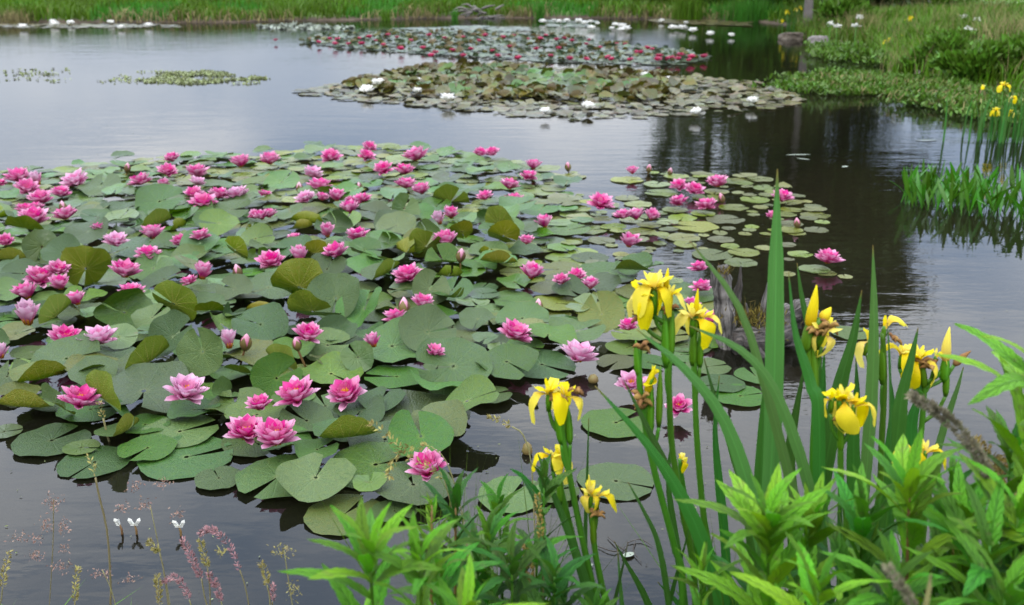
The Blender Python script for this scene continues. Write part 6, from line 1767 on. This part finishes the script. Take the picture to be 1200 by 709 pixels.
rock("small stone hidden under the grass tussock", 1080, 92, 22, 14, 16, 9)
f = at(560, 22)
t = thing("brush_pile", "pile of grey dead branches on the far bank", "brush pile", f)
for i in range(16):
    a = Vector((R.uniform(-.5, .5), R.uniform(0, .5), R.uniform(.0, .28))); b = a + Vector((R.uniform(-.6, .6), R.uniform(-.2, .2), R.uniform(-.1, .15)))
    mb = MB(); tube(mb, smooth_path([a, (a + b) / 2 + Vector((0, 0, R.uniform(-.05, .08))), b], 6), [.035, .03, .012], 6, .3, i); mb.obj("branch", M['bark'], t)

def tree(label, x, y, Ydist, trunk_r, height, cw, n, mat, bark, lean=0.0, cbase=.2, seed=0, lf=.21):
    p = pt(x, y, Ydist); f = Vector((p.x, p.y, 0)); f.z = max(0.0, gh(f.x, f.y)) - .05
    r_ = random.Random(seed)
    t = thing("tree", label, "tree", f, 0, "trees by the right back bank")
    mb = MB()
    top = Vector((lean, 0, height * .95))
    tp = smooth_path([Vector((0, 0, -.1)), Vector((lean * .1 + r_.uniform(-.1, .1), 0, height * .3)), Vector((lean * .5, r_.uniform(-.2, .2), height * .65)), top], 14)
    tube(mb, tp, [trunk_r * 1.35, trunk_r, trunk_r * .75, trunk_r * .4, .02], 12, .22, seed)
    mb.obj("trunk", M[bark], t)
    cl = []
    lm = MB()
    for i in range(22):
        tt = r_.uniform(cbase, .97); k = tt * 13; a = tp[int(min(k, 12))]
        az = r_.uniform(0, 6.28); ln = cw * (1.0 - .55 * abs(tt - .5)) * r_.uniform(.45, 1.0)
        e = a + Vector((math.cos(az) * ln, math.sin(az) * ln * .8, ln * r_.uniform(.1, .8)))
        tube(lm, smooth_path([a, a.lerp(e, .5) + Vector((0, 0, -.05 * ln)), e], 7), [trunk_r * .35 * (1.2 - tt), trunk_r * .2, .008], 6, .2, i)
        cl += [(e, .30 * cw), (a.lerp(e, .65), .26 * cw)]
    lm.obj("branches", M[bark], t)
    pos = []
    for i in range(n):
        c, q = cl[r_.randrange(len(cl))]
        pos.append(c + Vector((r_.gauss(0, q * .6), r_.gauss(0, q * .6), r_.gauss(0, q * .45))))
    pos = np.array(pos); dirs = rng.normal(0, 1, pos.shape) + np.array([0, 0, -.3])
    link("crown", leaf_scatter(pos, dirs, rng.uniform(lf * .7, lf * 1.3, n), lf * .55, M[mat], "crown"), t)
tree("pale grey tree trunk rising from the islet at the back right", 946, 40, 21.5, .075, 7.2, 2.0, 20000, 'crown', 'bark', .2, .16, 1)
tree("dark tree trunk right of the pale trunk", 968, 30, 23.5, .13, 8.2, 2.1, 20000, 'crown_dark', 'bark_dark', -.2, .12, 2)
tree("dark trunk farthest right of the back trees", 1004, 22, 25.0, .16, 7.6, 2.0, 20000, 'crown_dark', 'bark_dark', .3, .10, 3)
tree("tree just beyond the dark reed bed", 898, 8, 31.0, .18, 9.0, 1.9, 15000, 'crown', 'bark', 0, .08, 4)
tree("tree beyond the tall light reeds", 838, 8, 33.0, .17, 9.0, 1.5, 9000, 'crown', 'bark', .2, .10, 5)
tree("thin tree beyond the reeds, left of the others", 790, 8, 35.0, .14, 8.6, 1.1, 5000, 'crown', 'bark', -.1, .12, 6)
bush("shrub under the back trees, right of the dark trunks", 985, 36, 50, 34, 1300, .14, M['bush'])
t = bush("dark hedge running along the top of the meadow", 1085, 12, 150, 12, 2600, .2, M['bush'], name="hedge", dpx=20); t["category"] = "hedge"

bush("tall dark shrub behind the reed bed at the back", 905, 12, 110, 74, 4200, .26, M['bush'], dpx=40)
bush("tall shrub behind the light reeds at the back", 848, 10, 80, 62, 3000, .26, M['bush'], dpx=40)
for i, (x, y, lab) in enumerate([(1006, 20, "upper white bloom on a stalk behind the rocks"), (1003, 30, "lower white bloom on a stalk behind the rocks"), (1131, 20, "white flat bloom on the right bank meadow"),
                                 (1145, 24, "small white bloom right of the flat bloom"), (1067, 22, "yellow bloom in the bank grass"), (1133, 36, "pale lilac bloom under the white flat bloom"), (973, 28, "small white bloom by the dark trunks"), (981, 31, "white bloom low beside the dark trunks")]):
    g0 = at(x, y + 34 if x < 1100 else y + 40); Y = g0.y
    p = pt(x, y, Y); ft = Vector((p.x, Y, gh(p.x, Y)))
    t = thing("flower_stalk", lab, "flower", ft, 0, "flowers on the right bank")
    mb = MB(); tube(mb, [Vector((0, 0, -.02)), Vector((.01, 0, (p.z - ft.z) * .5)), p - ft], .006, 5); mb.obj("stem", M['stem'], t)
    n = 26; c = p - ft; w = .024 if i in (1, 3, 6, 7) else .036
    pos = np.array([c + Vector((R.gauss(0, w), R.gauss(0, w), R.gauss(0, w * .4))) for _ in range(n)])
    link("bloom", leaf_scatter(pos, rng.normal(0, 1, (n, 3)) + np.array([0, 0, .6]), .045, .03, M['iris_y'] if i == 4 else M['palebloom'], "bloom"), t)

# ------------------------------------------------------------------ parked car beyond the far bank
def paint(name, col, rough, metal=0.0, coat=0.5):
    m, N, L = nodes_of(name); p = N.new("ShaderNodeBsdfPrincipled"); o = N.new("ShaderNodeOutputMaterial")
    p.inputs["Base Color"].default_value = (*col, 1); p.inputs["Roughness"].default_value = rough; p.inputs["Metallic"].default_value = metal
    p.inputs["Coat Weight"].default_value = coat; L.new(p.outputs[0], o.inputs[0]); return m
MC = {'body': paint("car_paint_silver_blue", (.42, .46, .54), .3, .3), 'glass': paint("car_glass", (.02, .025, .03), .05), 'tyre': paint("tyre_rubber", (.02, .02, .02), .8, 0, 0),
      'rim': paint("wheel_rim", (.55, .56, .58), .3, .8), 'lamp': paint("car_lamp", (.75, .75, .72), .15), 'rear': paint("car_rear_lamp", (.45, .02, .02), .2), 'trim': paint("car_trim", (.03, .03, .03), .5, 0, 0)}
cy = 32.6; cpx = pt(778, 3, cy); zc = gh(cpx.x, cy)
car = thing("parked_car", "silver blue parked car glimpsed above the far bank grass", "car", (cpx.x, cy, zc))
prof = [(-2.15, .42), (-2.12, .75), (-1.95, .92), (-1.1, 1.0), (-.45, 1.42), (.75, 1.46), (1.5, 1.02), (2.1, .95), (2.18, .6), (2.1, .36)]
def under(x0, x1, cx_, r, n=8): return [(cx_ + r * math.cos(math.pi * k / n), .30 + r * math.sin(math.pi * k / n) * .98) for k in range(n + 1)]
outline = prof + [(1.78, .28)] + under(0, 0, 1.38, .38) + under(0, 0, -1.36, .38) + [(-1.8, .30)]
secs = [(-.86, .90), (-.80, .98), (-.4, 1.0), (.4, 1.0), (.80, .98), (.86, .90)]
mb = MB(); vs = []; n = len(outline)
for (yy, k) in secs:
    for (x, z) in outline:
        tuck = max(0, z - .95) * .32
        vs.append((x * (k * .5 + .5), yy * (1 - tuck), z if z < .95 else .95 + (z - .95) * (k * .6 + .4)))
mb.add(vs, grid_faces(n, len(secs), True) + [tuple(range(n))[::-1], tuple((len(secs) - 1) * n + i for i in range(n))])
body = mb.obj("body", MC['body'], car, smooth=False)
for s in (-1, 1):
    for a, b, c, e in (((-.95, 1.0), (-.40, 1.36), (.12, 1.38), (.12, 1.0)), ((.18, 1.0), (.18, 1.38), (.72, 1.38), (1.28, 1.02))):
        mb = MB(); q = [Vector((x, s * (.875 - max(0, z - .95) * .30), z)) for x, z in (a, b, c, e)]
        mb.add(q + [v_ - Vector((0, s * .03, 0)) for v_ in q], [(0, 1, 2, 3), (0, 4, 5, 1), (1, 5, 6, 2), (2, 6, 7, 3), (3, 7, 4, 0)]); mb.obj("side_window", MC['glass'], car, smooth=False)
for x0, z0, x1, z1, nm in ((-1.12, 1.01, -.50, 1.41, "windscreen"), (1.47, 1.05, .82, 1.455, "rear_window")):
    sg = -1 if x0 < 0 else 1
    mb = MB(); q = [Vector((x0 + sg * .012, -.66, z0 + .012)), Vector((x0 + sg * .012, .66, z0 + .012)), Vector((x1 + sg * .012, .58, z1 + .012)), Vector((x1 + sg * .012, -.58, z1 + .012))]
    mb.add(q + [v_ - Vector((sg * .03, 0, .03)) for v_ in q], [(0, 1, 2, 3), (0, 4, 5, 1), (1, 5, 6, 2), (2, 6, 7, 3), (3, 7, 4, 0)]); mb.obj(nm, MC['glass'], car, smooth=False)
for x, s in ((1.38, -1), (1.38, 1), (-1.36, -1), (-1.36, 1)):
    mb = MB(); tube(mb, [Vector((0, -.11 * s, 0)), Vector((0, -.1 * s, 0)), Vector((0, .09 * s, 0)), Vector((0, .1 * s, 0))], [.28, .32, .32, .28], 24); w = mb.obj("wheel", MC['tyre'], car); w.location = (x, s * .74, .32)
    mb = MB(); tube(mb, [Vector((0, .09 * s, 0)), Vector((0, .115 * s, 0))], [.20, .17], 18); mb.obj("rim", MC['rim'], w)
for s in (-1, 1):
    for x, nm, mt in ((-2.10, "headlight", 'lamp'), (2.13, "rear_lamp", 'rear')):
        mb = MB(); tube(mb, [Vector((0, -.17, 0)), Vector((0, -.13, 0)), Vector((0, .13, 0)), Vector((0, .17, 0))], [.02, .07, .07, .02], 10); o = mb.obj(nm, MC[mt], car); o.location = (x, s * .6, .74)
